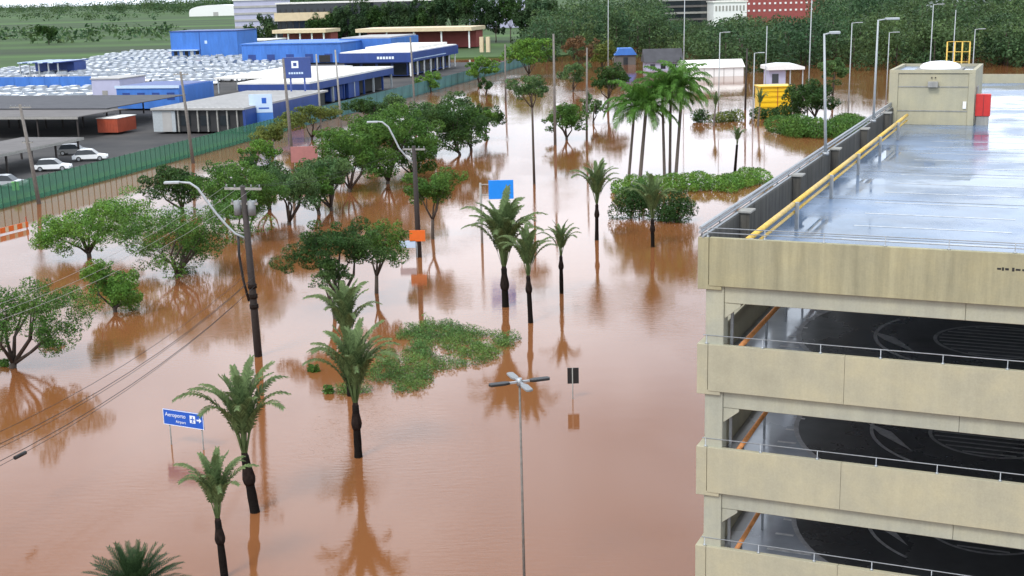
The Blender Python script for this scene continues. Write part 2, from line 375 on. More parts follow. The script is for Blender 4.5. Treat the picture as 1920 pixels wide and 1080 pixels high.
def crown_clumps(c, rx, ry, rz, K, flat=0.0, cl=.42):
    out = []
    for i in range(K):
        a = 2.399 * i + random.uniform(-.5, .5); q = math.sqrt((i + .5) / K) * random.uniform(.68, .9)
        zz = random.uniform(-.45, .62) * (1 - .3 * q) - flat * q * q
        f = random.uniform(.65, 1.3)
        out.append(((c[0] + rx * q * math.cos(a), c[1] + ry * q * math.sin(a), c[2] + rz * zz), (rx * cl * f, ry * cl * f, rz * (cl + .06) * f)))
    return out
def leafobj(name, V, Fc, m, off, parent=None, **kw):
    me = npmesh(name, V - np.asarray(off), Fc); me.materials.append(MT[m])
    o = bpy.data.objects.new(name, me)
    if parent is None: o.location = off
    put(o, parent, **kw); return o
GL = 'trees along the flooded avenue'
def tree(label, base, crown, m='leaf', group=None, K=9, dens=1.0, flat=.1, trunk=1.0, name='tree', fork=.45, cl=.42, bark='bark', ztop=None, z0=-1.3):
    bx, by = base; cx, cy, cw, ch = crown
    zb = 0.0 if z0 < 0 else z0
    b = G(bx, by, zb); d = DEP(b); s = d / FPX
    c = AT(cx, cy, d)
    c.y = b.y + (c.y - b.y) * .3
    rx = cw * (.62 if group == GL else .56) * s; rz = ch * (.64 if group == GL else .56) * s
    if group == GL: c.z -= rz * .05
    root = empty(name, (b.x, b.y, z0), label, 'tree', group)
    cls = crown_clumps(c, rx, rx * .9, rz, int(K * 1.5), flat, cl * .80)
    sub = []
    for q in cls:
        for _ in range(6):
            v = Vector((random.gauss(0, 1), random.gauss(0, 1), random.gauss(0, .9))); v.normalize(); f = random.uniform(.45, 1.0); g_ = random.uniform(.30, .58)
            sub.append(((q[0][0] + v.x * q[1][0] * f, q[0][1] + v.y * q[1][1] * f, q[0][2] + v.z * q[1][2] * f), (q[1][0] * g_, q[1][1] * g_, q[1][2] * g_ * .8)))
    L = max(.11, d * .0018); area = cw * ch * .78 * s * s
    n = int(min(22000, max(260, dens * 6.8 * area / (.25 * L * L))))
    V, Fc = leaves([q[0] for q in sub], [q[1] for q in sub], n, L, asp=.42)
    mb = TB(); fk = Vector((b.x + (c.x - b.x) * .25, b.y, max(.35, (c.z - rz) * fork + .0))) if z0 < 0 else Vector((b.x, b.y, z0 + (c.z - z0) * fork))
    tr = max(.05, min(.22, .035 * (c.z + rz - min(z0, 0) * .3))) * trunk
    mb.tube([(b.x, b.y, z0), ((b.x + fk.x) / 2 + random.uniform(-.08, .08), b.y, (z0 + fk.z) / 2), fk], [tr * 1.15, tr, tr * .85], 7)
    for q in cls[:max(4, K * 2 // 3)]:
        e = Vector(q[0]); mid = fk.lerp(e, .5) + Vector((random.uniform(-.15, .15) * rx, random.uniform(-.15, .15) * rx, -.08 * rz))
        mb.tube([fk - Vector((0, 0, .1)), mid, e], [tr * .62, tr * .4, tr * .14], 5)
    mb.build('trunk', bark, root)
    leafobj('crown', V, Fc, m, root.location, root)
    return root
def shrub(name, label, px, py, wpx, hpx, m='leaf_d', cat='shrub', group=None, depth=.8, K=7, dens=1.2, z0=0.0):
    b = G(px, py, z0); d = DEP(b); s = d / FPX; rx = wpx * .5 * s; h = hpx * s
    root = empty(name, (b.x, b.y + rx * depth * .6, -1.3 if z0 == 0 else z0), label, cat, group); b = Vector((b.x, b.y + rx * depth * .6, z0))
    cls = crown_clumps((b.x, b.y, z0 + h * .40), rx * .95, rx * depth, h * .60, K + 3, .1, .5)
    L = max(.10, d * .0016); n = int(max(200, dens * 4 * wpx * hpx * s * s / (.25 * L * L)))
    V, Fc = leaves([q[0] for q in cls], [q[1] for q in cls], n, L); V[:, 2] = np.maximum(V[:, 2], z0 + .02)
    mb = TB()
    for q in cls[:5]:
        mb.tube([(b.x + random.uniform(-.1, .1), b.y, root.location.z), Vector(q[0])], [.05, .02], 5)
    mb.build('stem', 'bark', root); leafobj('foliage', V, Fc, m, root.location, root); return root
def hedge(name, label, path, wid, hpx, m, cat='hedge', dens=1.0, kind=None, jitter=.25):
    P = [G(*p) for p in path]; d = DEP(P[len(P) // 2]); s = d / FPX; h = hpx * s; cls = []
    for a, b in zip(P[:-1], P[1:]):
        n = max(2, int((b - a).length / (h * .9)))
        for k in range(n):
            p = a.lerp(b, (k + .5) / n); hh = h * random.uniform(.75, 1.1)
            cls.append(((p.x, p.y + random.uniform(-1, 1) * wid * jitter, hh * .42), (h * .8, wid * .5, hh * .58)))
    L = max(.10, d * .0015); tot = sum((b - a).length for a, b in zip(P[:-1], P[1:])) * h
    V, Fc = leaves([q[0] for q in cls], [q[1] for q in cls], int(dens * 6 * tot / (.25 * L * L)), L); V[:, 2] = np.maximum(V[:, 2], .01)
    root = empty(name, (P[0].x, P[0].y, -1.3), label, cat)
    mb = TB()
    for q in cls[::2]: mb.tube([(q[0][0], q[0][1], -1.3), q[0]], [.05, .02], 5)
    mb.build('stem', 'bark', root); leafobj('foliage', V, Fc, m, root.location, root); return root

# ---------------------------------------------------------------- palms
def frond_mesh(name, e0, bend, m, leafl=.135, nl=46, curl=1.5, width=.017, pw=2.6, t0=.26):
    """unit-length frond in the XZ plane"""
    V = []; Fc = []; x = z = 0.0; pts = []; n = 16
    for i in range(n + 1):
        t = i / n; e = e0 - bend * (t ** pw); pts.append((x, z, e)); x += math.cos(e) / n; z += math.sin(e) / n
    for i in range(n):                                         # rachis strip, two crossed
        a, b = pts[i], pts[i + 1]; w0 = .012 * (1 - i / n) + .002; w1 = .012 * (1 - (i + 1) / n) + .002
        k = len(V); V += [(a[0], -w0, a[1]), (a[0], w0, a[1]), (b[0], w1, b[1]), (b[0], -w1, b[1])]; Fc.append((k, k + 1, k + 2, k + 3))
    for i in range(nl):
        t = t0 + (1 - t0) * (i + .3) / nl; f = t * n; j = min(n - 1, int(f)); q = f - j
        px = pts[j][0] * (1 - q) + pts[j + 1][0] * q; pz = pts[j][1] * (1 - q) + pts[j + 1][1] * q; e = pts[j][2]
        ll = leafl * (math.sin(math.pi * min(1, t * .82 + .12)) ** .6) * random.uniform(.85, 1.1)
        T = np.array((math.cos(e), 0, math.sin(e))); Nn = np.array((-math.sin(e), 0, math.cos(e)))
        for sg in (-1, 1):
            dv = T * .76 + np.array((0, sg, 0)) * .56 + Nn * random.uniform(.12, .3); dv /= np.linalg.norm(dv)
            p = np.array((px, 0, pz)); mid = p + dv * ll * .55; tip = p + dv * ll + np.array((0, 0, -.25 * ll * curl))
            sd = T * width
            k = len(V); V += [tuple(p - sd * .5), tuple(p + sd * .5), tuple(mid + sd * .6), tuple(mid - sd * .6)]; Fc.append((k, k + 1, k + 2, k + 3))
            k = len(V); V += [tuple(mid - sd * .6), tuple(mid + sd * .6), tuple(tip + sd * .08), tuple(tip - sd * .08)]; Fc.append((k, k + 1, k + 2, k + 3))
    me = npmesh(name, V, Fc); me.materials.append(MT[m]); return me
FR = {}
FR['tri'] = [frond_mesh('frond', R_(e), R_(b), 'frond') for e, b in ((89, 40), (86, 70), (82, 92), (78, 108), (74, 118))]
FR['king'] = [frond_mesh('frond', R_(e), R_(b), 'frond_k', .26, 22, 2.2, .03, 1.4, .14) for e, b in ((78, 80), (62, 100), (45, 115), (25, 105), (5, 80))]
FR['spike'] = [frond_mesh('frond', R_(e), R_(b), 'frond_dk', .15, 18, .5, .03, 1.5, .1) for e, b in ((82, 25), (62, 35), (42, 40), (22, 40), (5, 40))]
def palm(label, base, neck, flen, kind='tri', n=18, tr=.17, group=None, bark='bark_wet', boot=True, name='palm_tree', rot=0, sub=-1.3, lean=0):
    b = G(*base); d = DEP(b); s = d / FPX; c = AT(neck[0], neck[1], d); c.y = b.y
    root = empty(name, (b.x, b.y, sub), label, 'palm', group)
    mb = TB(); hgt = c.z; k = 7
    pts = [b.lerp(c, i / k) for i in range(k + 1)]; pts[0].z = 0
    rad = [tr * (1.12 - .22 * i / k) * random.uniform(.96, 1.05) for i in range(k + 1)]
    mb.tube([(b.x, b.y, sub)] + pts, [tr * 1.25] + rad, 9); mb.build('trunk', bark, root)
    if boot:
        m2 = TB(); q = tr * 1.0; ax = (c - b).normalized()
        z1 = [(-7.0 * q, .95), (-6.3 * q, 1.3), (-5.2 * q, 1.48), (-4.0 * q, 1.3), (-2.2 * q, .95), (.8 * q, .7)]
        m2.tube([c + ax * z for z, _ in z1], [q * r_ for _, r_ in z1], 9); m2.build('crown_base', 'boot', root)
    Lw = flen * s
    for i in range(n):
        a = rot + 2.399 * i + random.uniform(-.15, .15); cls = FR[kind]; ci = min(len(cls) - 1, int(len(cls) * (i + random.random() * .6) / n))
        o = bpy.data.objects.new('frond', cls[ci]); o.location = c - root.location + Vector((math.cos(a), math.sin(a), 0)) * tr * .4
        o.rotation_euler = (0, 0, a); sc_ = Lw * random.uniform(.86, 1.08); o.scale = (sc_, sc_ * random.uniform(.9, 1.15), sc_ * random.uniform(.94, 1.06))
        put(o, root)
    return root

# ================================================================ THE PARKING GARAGE
ZT = AT(1319, 445, 37).z; O = AT(1319, 445, 37); O.z = 0
bd = ray(2030, -42); bd = Vector((bd.x, bd.y, 0)).normalized(); ad = Vector((bd.y, -bd.x, 0))
def gm(): return MB(O, ad, bd)
def ab(px, py, z):
    p = G(px, py, z) - O; return p.dot(ad), p.dot(bd)
FH = 3.2; PH = 1.42; AL = 28.0; BL = 74.0
garage = empty('parking_garage', (O.x, O.y, -1.3), 'cream concrete multi-storey parking garage with wet open roof deck', 'building')
joints = [.17, 4.12, 10.1, 16.1, 22.1, AL]
gm().prism([(.06, .1), (.60, .1), (.60, .62), (.06, .62)], -1.3, ZT - PH - .005).build('column', 'conc_g', garage, .015)
for q in (1, 2, 3):
    a0 = joints[q + 1]; gm().box(a0 - .25, a0 + .25, .75, 1.25, -1.3, ZT - PH - .005).build('column', 'conc_g', garage)
for q in range(1, 9):
    gm().box(.10, .58, 9 * q, 9 * q + .5, -1.3, ZT - PH - .005).build('column', 'conc_g', garage)
for q in range(1, 6):
    for a0 in (9.5, 19): gm().box(a0, a0 + .55, 12 * q, 12 * q + .55, -1.3, ZT - 1.21).build('column', 'conc_g', garage)
for lv in range(5):
    zt = ZT - FH * lv; zb = max(zt - PH, -1.3); zf = zt - .95
    mt = 'conc_top' if lv == 0 else 'conc'
    jn = joints if lv else [.17, 13.0, AL]
    for j0, j1 in zip(jn[:-1], jn[1:]):                                      # front spandrel panels
        gm().box(j0 + .004, j1 - .004, 0.0, .18, zb, zt).build('spandrel_panel', mt, garage, .005)
    gm().xprism([(-.17, zb - .12), (-.17, zt), (.155, zt), (.155, zb + .02), (.54, zb + .02), (.54, zb - .12)] if zb > -1 else [(-.17, zb), (-.17, zt), (.155, zt), (.155, zb)], .02, .092).build('corner_panel', mt, garage, .01)
    for q in range(12):                                                               # left side parapet panels
        b0 = .10 + q * 6.15; gm().box(-.17, .05, b0, b0 + 6.13, zb, zt).build('side_panel', 'conc_black' if lv == 0 else mt, garage, .01)
    if zb > -1:
        cuts = [.60, 7.25, 14.2, 21.2, AL]
        for c0, c1 in zip(cuts[:-1], cuts[1:]):
            gm().box(c0 + .004, c1 - .004, .15, .55, zb - .52, zb - .012).build('beam', 'conc_g', garage, .012)
        gm().xprism([(.602, zb - .53), (1.08, zb - .53), (1.08, zb - .62), (.602, zb - 1.0)], .17, .52).build('haunch', 'conc_g', garage, .01)
        gm().box(.13, .5, .63, BL, zb - .42, zb - .01).build('beam', 'conc_g', garage)
    if lv < 5:
        gm().box(.06, AL - .1, .19, BL, zf - .26, zf).build('deck' if lv == 0 else 'floor', 'deck' if lv == 0 else 'floor_in', garage)
    # hand rails above the spandrels
    g = gm()
    for zz in ((.26,) if lv else (.27, .13)):
        TB().tube([g.P(.0, .10, zt + zz), g.P(AL, .10, zt + zz)], .015, 6).build('handrail', 'steel', garage)
    for q in range(17):
        ps = TB().tube([g.P(.1 + q * 1.66, .10, zt), g.P(.1 + q * 1.66, .10, zt + .03), g.P(.1 + q * 1.66, .10, zt + .04), g.P(.1 + q * 1.66, .10, zt + .27)], [.05, .05, .014, .014], 6)
        ps.build('rail_post', 'steel', garage)
    if lv == 0:
        for zz, a in ((.28, -.10), (.15, -.10), (.03, -.02)):
            TB().tube([g.P(a, .0, zt + zz), g.P(a, BL, zt + zz)], .05 if zz > .05 else .04, 7).build('side_handrail', 'steel', garage)
        for q in range(36):
            TB().tube([g.P(-.1, .2 + q * 2.05, zt), g.P(-.1, .2 + q * 2.05, zt + .28)], .025, 6).build('rail_post', 'steel', garage)
        for q in range(9):                                                            # piers on the parapet
            b0 = 4.2 + q * 8.3; gm().box(.052, .36, b0, b0 + .55, zf, zt + .02).build('pier', 'conc_black', garage, .01)
            gm().box(-.02, .42, b0 - .06, b0 + .61, zt + .022, zt + .09).build('pier_cap', 'conc_grey', garage, .01)
        zr = zt - .10
        seg = [.3, 7.0, 13.6, 20.2, 26.8, 33.4, 38.2]
        for s0, s1 in zip(seg[:-1], seg[1:]):
            TB().tube([g.P(1.18, s0 + .05, zr), g.P(1.18, s1 - .05, zr)], .085, 9).build('guard_pipe', 'yellow', garage)
            TB().tube([g.P(1.18, s0 + .05, zr - .30), g.P(1.18, s1 - .05, zr - .30)], .05, 8).build('guard_pipe', 'yellow', garage)
            gm().box(1.24, 1.36, s0 + .02, s0 + .14, zf, zr + .06).build('guard_post', 'steel', garage)
    elif lv < 4:
        zr = zt - .12
        TB().tube([g.P(1.02, .3, zr), g.P(1.02, 46, zr)], .075, 8).build('guard_pipe', 'orange', garage)
        for q in range(16): gm().box(1.0, 1.06, .9 + q * 3, 1.0 + q * 3, zf, zr - .05).build('guard_post', 'steel', garage)
        gm().box(.66, .74, .7, .78, zf, zf + 2.0).build('drain_pipe', 'steel', garage)
# end and right walls, so that the far sides are closed
for lv in range(5):
    zt = ZT - FH * lv; zb = max(zt - PH, -1.3)
    gm().box(AL - .09, AL + .1, .19, BL, zb, zt).build('side_panel', 'conc', garage)
    gm().box(.06, AL - .1, BL + .005, BL + .2, zb, zt - (.0 if lv else .25)).build('back_panel', 'conc', garage)
# floor markings: circular ramp ring, hatching, arrow, island
def ring(mb, ca, cb, r0_, r1_, z, a0=0, a1=360, n=64):
    for k in range(n):
        t0 = R_(a0 + (a1 - a0) * k / n); t1 = R_(a0 + (a1 - a0) * (k + 1) / n)
        if cb + r1_ * math.sin(t0) < .35 or cb + r1_ * math.sin(t1) < .35: continue
        mb.sheet([(ca + r0_ * math.cos(t0), cb + r0_ * math.sin(t0), z), (ca + r1_ * math.cos(t0), cb + r1_ * math.sin(t0), z),
                  (ca + r1_ * math.cos(t1), cb + r1_ * math.sin(t1), z), (ca + r0_ * math.cos(t1), cb + r0_ * math.sin(t1), z)])
zf1 = ZT - FH - .95
pa = ab(1505, 612, zf1); pc = ab(1850, 628, zf1); RC = (pc[0] + .4, pa[1]); RR = RC[0] - pa[0]
for lv in (1, 2, 3):
    z = ZT - FH * lv - .95
    md = gm(); md.prism([(min(AL - .3, RC[0] + RR * math.cos(R_(6 * k))), max(.3, RC[1] + RR * math.sin(R_(6 * k)))) for k in range(60)], z + .002, z + .006); md.build('ring_road', 'asphalt_in', garage)
    for r_in, r_w, q0, q1, nn in ((RR - .06, .16, 0, 360, 64), (RR * .60, .12, 150, 235, 20), (RR * .30, .12, 0, 360, 64)):
        mk = gm(); ring(mk, *RC, r_in, r_in + r_w, z + .010, q0, q1, nn); mk.build('ring_marking', 'line_old', garage)
    mk = gm(); mk.sheet([(RC[0] - RR * .64, RC[1] + .1, z + .014), (RC[0] - RR * .5, RC[1] - .55, z + .014), (RC[0] - RR * .36, RC[1] - 2.2, z + .014), (RC[0] - RR * .55, RC[1] - .9, z + .014)])
    mk.build('arrow_marking', 'line_old', garage)
    for k in range(14):
        bb = RC[1] - RR * 1.05 + k * 1.25; dx = abs(bb - RC[1])
        xr = RC[0] - math.sqrt(max(0.01, RR * RR - dx * dx)) - .25 if dx < RR else RC[0]
        if bb > .5: gm().box(1.5, max(1.9, xr), bb, bb + .14, z + .004, z + .009).build('hatch_stripe', 'line', garage)
    for k in range(-4, 5):
        bb = RC[1] + k * RR * .065; hw = math.sqrt(max(.01, (RR * .29) ** 2 - (bb - RC[1]) ** 2))
        if bb > .4: gm().box(RC[0] - hw, RC[0] + hw, bb - .05, bb + .05, z + .008, z + .012).build('hatch_stripe', 'line_old', garage)
# roof markings
zd = ZT - .95
for k in range(13):
    b0 = 3.2 + k * 2.5
    gm().box(3.0, 8.0, b0, b0 + .13, zd + .002, zd + .007).build('bay_line', 'line_roof', garage); gm().box(13.5, 23.5, b0, b0 + .13, zd + .002, zd + .007).build('bay_line', 'line_roof', garage)
for k in range(8):
    b0 = 47 + k * 2.6; gm().box(8.5, 23.5, b0, b0 + .13, zd + .002, zd + .007).build('bay_line', 'line_roof', garage)
for k in range(9): gm().box(.4, AL - .2, 6.1 + 7.7 * k, 6.13 + 7.7 * k, zd + .003, zd + .009).build('expansion_joint', 'conc_grey', garage)
gm().box(-.0 + 8.0, AL - .3, BL - 1.2, BL - 1.0, zd + .35, zd + .95).build('yellow_barrier', 'yellow', garage)
mb = gm()
mb.box(7.5, AL - .3, BL - 2.0, BL - 1.3, zd, zd + .34); mb.build('kerb', 'conc_black', garage)
# graffiti scrawl on the top panel
gp = AT(1892, 497, 33); ga = (gp - O).dot(ad); zg = ZT - .42
for k, (x, w_, h_) in enumerate(((-.32, .10, .05), (-.2, .05, .09), (-.12, .09, .06), (.05, .06, .1), (.14, .12, .05), (.3, .08, .05), (.42, .07, .04))):
    gm().box(ga + x, ga + x + w_, -.006, -.002, zg - h_ * .5, zg + h_ * .5).build('scrawl', 'signback', garage)
# penthouse on the roof
p0 = ab(1664, 233, zd); p1 = ab(1824, 236, zd)
a0, a1, b0 = p0[0], p1[0], (p0[1] + p1[1]) / 2; PHH = 95 * DEP(G(1740, 235, zd)) / FPX; b1 = b0 + 6.0
ph = empty('stair_tower', gm().P(a0, b0, zd), 'cream concrete stair tower block standing on the garage roof', 'stair tower')
zp = zd + PHH
gm().box(a0 + .5, a1 - .35, b0 + .06, b1, zd, zp).build('wall', 'conc', ph, .01)
gm().box(a0, a0 + .495, b0, b1 - .02, zd, zp + .03).build('corner_pier', 'conc', ph, .01)
gm().box(a1 - .345, a1, b0, b1 - .02, zd, zp + .03).build('corner_pier', 'conc', ph, .01)
for zz in (zd + PHH * .27, zd + PHH * .74): gm().box(a0 + .502, a1 - .352, b0 + .03, b0 + .058, zz, zz + .05).build('groove_strip', 'conc_grey', ph)
for aa, ab_, bb, bc in ((a0, a1, b0 + .0, b0 + .16), (a0, a1, b1 - .16, b1), (a0, a0 + .2, b0 + .165, b1 - .165), (a1 - .2, a1, b0 + .165, b1 - .165)):
    gm().box(aa, ab_, bb, bc, zp + .032, zp + .22).build('roof_kerb', 'conc', ph)
gm().box(a0 + .21, a1 - .21, b0 + .17, b1 - .17, zp + .005, zp + .06).build('roof', 'deck', ph)
mdm = (a0 + a1) / 2 + .15; mb = gm()
for i in range(5):
    pass
mbd = TB(); g = gm(); rings = [(1.15, 0.10), (1.12, .22), (.95, .36), (.6, .46), (.15, .5)]
mbd.tube([g.P(mdm, (b0 + b1) / 2, zp + .06)] + [g.P(mdm, (b0 + b1) / 2, zp + .06 + h_) for _, h_ in rings], [1.15] + [r_ for r_, _ in rings], 20)
mbd.build('skylight_dome', 'skylight', ph)
g2 = gm(); g2.box(mdm - 1.3, mdm + 1.3, (b0 + b1) / 2 - 1.3, (b0 + b1) / 2 + 1.3, zp + .061, zp + .13); g2.build('skylight_kerb', 'conc_grey', ph)
gm().box(a0 + 2.15, a0 + 2.7, b0 - .25, b0 + .02, zp - .75, zp - .42).build('floodlight', 'conc_grey', ph, .02)
gm().box(a0 + 2.3, a0 + 2.36, b0 - .02, b0 + .05, zp - .25, zp - .18).build('vent_hole', 'signback', ph)
gm().box(a0 + 2.5, a0 + 2.56, b0 - .02, b0 + .05, zp - .25, zp - .18).build('vent_hole', 'signback', ph)
gm().box(a1 - .6, a1 - .42, b0 - .012, b0 + .055, zd + .95, zd + 1.35).build('switch_box', 'white', ph)
gm().box(a1 + .004, a1 + .06, b0 + 1.2, b0 + 2.3, zd, zd + 2.1).build('door', 'pole_g', ph)
hose = empty('fire_hose_cabinet', gm().P(a1 + .5, b0 + .6, zd), 'red fire hose cabinet beside the stair tower on the garage roof', 'cabinet')
gm().box(a1 + .05, a1 + .85, b0 + .3, b0 + .75, zd + .5, zd + 1.75).build('body', 'red', hose, .03)
gm().box(a1 + .47, a1 + .49, b0 + .285, b0 + .299, zd + .55, zd + 1.7).build('door_seam', 'signback', hose)
gm().box(a1 + .12, a1 + .78, b0 + .35, b0 + .7, zd, zd + .498).build('plinth', 'conc_grey', hose)
# yellow ladder cage at the far end of the roof
lc = empty('ladder_cage', gm().P(a1 - 1.0, b1 + 12, zd), 'yellow steel ladder cage above the far roof edge', 'ladder')
cgd = DEP(g.P(a1 - 1.0, b1 + 12, zd)); cb = AT(1816, 118, cgd); ca_, cb_ = (cb - O).dot(ad), (cb - O).dot(bd); zc1 = AT(1816, 78, cgd).z
for x in (-.75, -.25, .25, .75):
    TB().tube([g.P(ca_ + x, cb_, zd), g.P(ca_ + x, cb_, zc1)], .05, 6).build('upright', 'yellow', lc)
for k in range(6):
    z = zd + .4 + (zc1 - zd - .4) * k / 5; TB().tube([g.P(ca_ - .75, cb_, z), g.P(ca_ + .75, cb_, z)], .03, 6).build('rung', 'yellow', lc)
lc.location = g.P(ca_, cb_, zd)
for ch_ in lc.children:
    pass
def lampL(name, label, foot, top_px, head_px, d, m='pole_w', z_on=None, group='street lamps', rad=.07, hw=.16, arm=True):
    t = AT(top_px[0], top_px[1], d); root = empty(name, foot, label, 'lamp', group)
    t.x = t.x; tp = Vector((foot[0] + (t.x - foot[0]) * .4, foot[1] + (0), t.z))
    TB().tube([foot, tp], [rad, rad * .6], 8).build('pole', m, root)
    TB().tube([foot, Vector(foot) + Vector((0, 0, .12))], rad * 2, 8).build('base_plate', 'steel', root)
    if head_px:
        h = AT(head_px[0], head_px[1], d); h.y = tp.y
        dv = (h - tp); dv.z = 0; e = tp + dv
        TB().tube([tp - Vector((0, 0, .03)), tp.lerp(e, .45) + Vector((0, 0, .03))], rad * .5, 6).build('arm', m, root)
        hb = MB(tp.lerp(e, .38) + Vector((0, 0, .0)), dv.normalized(), Vector((-dv.normalized().y, dv.normalized().x, 0)))
        l = dv.length * .66; hb.box(0, l, -hw, hw, -.02, .09); hb.build('lamp_head', 'pole_w', root, .02)
    return root
def pz(foot_ab, z): return gm().P(foot_ab[0], foot_ab[1], z)
fa = ab(1521, 290, ZT + .09); f1 = pz((.2, fa[1]), ZT + .09)
lampL('roof_lamp', 'pale lamp post on the roof parapet, nearest along the edge', f1, (1519, 62), (1560, 60), DEP(f1), group='lamp posts on the garage parapet')
fa = ab(1634, 229, ZT + .09); f2 = pz((.2, fa[1]), ZT + .09)
lampL('roof_lamp', 'pale lamp post on the roof parapet beside the stair tower', f2, (1637, 36), (1671, 34), DEP(f2), group='lamp posts on the garage parapet')

# ================================================================ PALMS IN THE FLOOD
GP = 'palms standing in the flood water'
palm('small triangle palm nearest the bottom edge, below the blue road sign', (421, 1082), (414, 965), 140, n=17, tr=0.13, group=GP, rot=.4)
palm('large triangle palm with wide fronds just right of the blue road sign', (478, 960), (464, 845), 182, n=20, tr=0.18, group=GP, rot=2.6)
palm('tall bushy palm in front of the weed island', (672, 857), (669, 752), 160, n=24, tr=0.165, group=GP, rot=1.0)
palm('palm with its crown just above the bushy palm by the weed island', (657, 742), (654, 640), 125, n=18, tr=0.16, group=GP, rot=2.0)
palm('largest triangle palm below the bright blue sign', (948, 575), (945, 500), 140, n=32, tr=0.21, group=GP, rot=.2)
palm('slender palm close right of the largest palm', (995, 605), (990, 515), 100, n=17, tr=0.15, group=GP, rot=1.7)
palm('small light green palm standing alone in open water', (1053, 550), (1051, 478), 68, n=16, tr=0.13, group=GP, rot=.9)
palm('grey green palm left of the round bushes', (1119, 450), (1118, 382), 84, n=19, tr=0.15, group=GP, rot=.6)
palm('palm standing between the two round bushes', (1224, 463), (1222, 410), 86, n=18, tr=0.145, group=GP, rot=2.2)
palm('spiky dark palm crown cut by the bottom edge of the photo', (262, 1330), (268, 1088), 96, 'spike', n=130, tr=.2, group=GP, boot=False, rot=.3)
GK = 'tall green palms behind the hedge'
palm('leftmost tall palm behind the hedge', (1179, 333), (1187, 200), 72, 'king', 22, .15, GK, 'bark_grey', False)
palm('second tall palm from the left behind the hedge', (1200, 336), (1208, 205), 72, 'king', 22, .19, GK, 'bark_grey', False, rot=1)
palm('middle tall palm of five behind the hedge', (1246, 333), (1238, 180), 72, 'king', 22, .15, GK, 'bark_grey', False, rot=2)
palm('second tall palm from the right behind the hedge', (1256, 331), (1253, 170), 72, 'king', 22, .15, GK, 'bark_grey', False, rot=.5)
palm('rightmost tall palm behind the hedge', (1267, 333), (1274, 165), 72, 'king', 22, .17, GK, 'bark_grey', False, rot=1.4)
GS = 'small palms in the far water'
palm('small far palm in front of the long white shed', (1338, 236), (1340, 203), 32, 'tri', 12, .14, GS, 'bark_grey', False)
palm('small grey palm in bright water right of the hedge', (1378, 322), (1380, 270), 38, 'tri', 12, .15, GS, 'bark_wet', False)
palm('small far palm beside the yellow kiosk', (1421, 236), (1423, 200), 34, 'tri', 12, .14, GS, 'bark_grey', False)

# ================================================================ BROADLEAF TREES
GL = 'trees along the flooded avenue'
tree('spreading tree cut by the left edge of the photo', (14, 690), (62, 588, 190, 150), 'leaf', GL, 12, 1.1, flat=.3)
tree('wide low tree standing in water left of the pair of forked trees', (166, 482), (168, 415, 200, 110), 'leaf_b', GL, 12)
tree('bright green bushy tree low over the water', (216, 585), (214, 532, 108, 112), 'leaf_b', GL, 9)
tree('broad forked tree with drooping crown left of the dark utility pole', (330, 520), (338, 440, 215, 140), 'leaf', GL, 13)
tree('dark round tree behind the curved street lamp arm', (345, 398), (332, 342, 118, 84), 'leaf_d', GL, 8)
tree('tree behind the top of the dark utility pole', (468, 452), (462, 365, 135, 120), 'leaf', GL, 10)
tree('tree right of the dark utility pole with forked limbs', (541, 422), (545, 348, 118, 100), 'leaf_g', GL, 9)
tree('small bright tree behind the avenue row', (476, 322), (470, 288, 72, 54), 'leaf_b', GL, 6)
tree('grey green tree in the middle of the avenue row', (622, 395), (615, 322, 110, 90), 'leaf_g', GL, 9)
tree('pale round tree near the faded red board', (652, 360), (668, 282, 125, 96), 'leaf', GL, 9)
tree('large dense tree half way along the avenue row', (724, 345), (738, 258, 165, 112), 'leaf', GL, 12)
tree('crown just left of the dark utility pole behind the lamp arm', (428, 408), (420, 335, 104, 84), 'leaf', GL, 8)
tree('crown between the dark pole and the forked tree', (505, 392), (503, 322, 92, 76), 'leaf_d', GL, 8)
tree('crown under the second curved lamp arm', (776, 335), (772, 285, 92, 72), 'leaf', GL, 8)
tree('crown at the back of the row near the navy forecourt', (708, 292), (702, 236, 104, 66), 'leaf', GL, 8)
tree('dark crown closing the avenue row toward the bright water', (915, 262), (905, 215, 62, 54), 'leaf_d', GL, 6)
tree('small crown filling the avenue row right of the forked tree', (600, 402), (588, 340, 84, 76), 'leaf', GL, 8)
tree('bright crown behind the pale round tree', (648, 318), (645, 262, 90, 62), 'leaf_b', GL, 7)
tree('crown behind the large dense avenue tree', (798, 272), (785, 215, 112, 72), 'leaf_g', GL, 8)
tree('broad dark tree at the far end of the avenue row', (868, 290), (838, 235, 150, 95), 'leaf_d', GL, 10)
tree('low tree reaching over bright water at the avenue end', (884, 282), (880, 225, 80, 75), 'leaf', GL, 7)
tree('dark tree next to the navy forecourt', (692, 238), (690, 200, 100, 50), 'leaf_d', GL, 7)
tree('olive tree in front of the navy forecourt', (585, 262), (585, 218, 110, 50), 'leaf_y', GL, 7)
tree('small pale tree beside the wooden pole by the fence', (512, 292), (509, 252, 68, 48), 'leaf_y', GL, 6)
tree('small light tree in front of the teal fence', (808, 172), (806, 148, 54, 34), 'leaf_b', GL, 5)
tree('rounded tree by the far fence corner', (848, 215), (848, 192, 60, 40), 'leaf_g', GL, 6)
tree('dense dark tree with palm fronds in front of its trunk', (642, 585), (632, 462, 165, 110), 'leaf_d', 'trees in the central water', 11)
tree('sparse lower branches of a small tree behind the palms', (628, 598), (618, 522, 80, 56), 'leaf_g', 'trees in the central water', 6, .55)
tree('thin airy tree with forked pale trunk', (704, 550), (716, 448, 104, 96), 'leaf', 'trees in the central water', 8, .6, fork=.75, trunk=.7)
tree('slim tree with round crown right of the orange sign pole', (812, 448), (813, 350, 108, 86), 'leaf', 'trees in the central water', 9, .8, fork=.8, trunk=.7)
GF = 'trees standing in the far water'
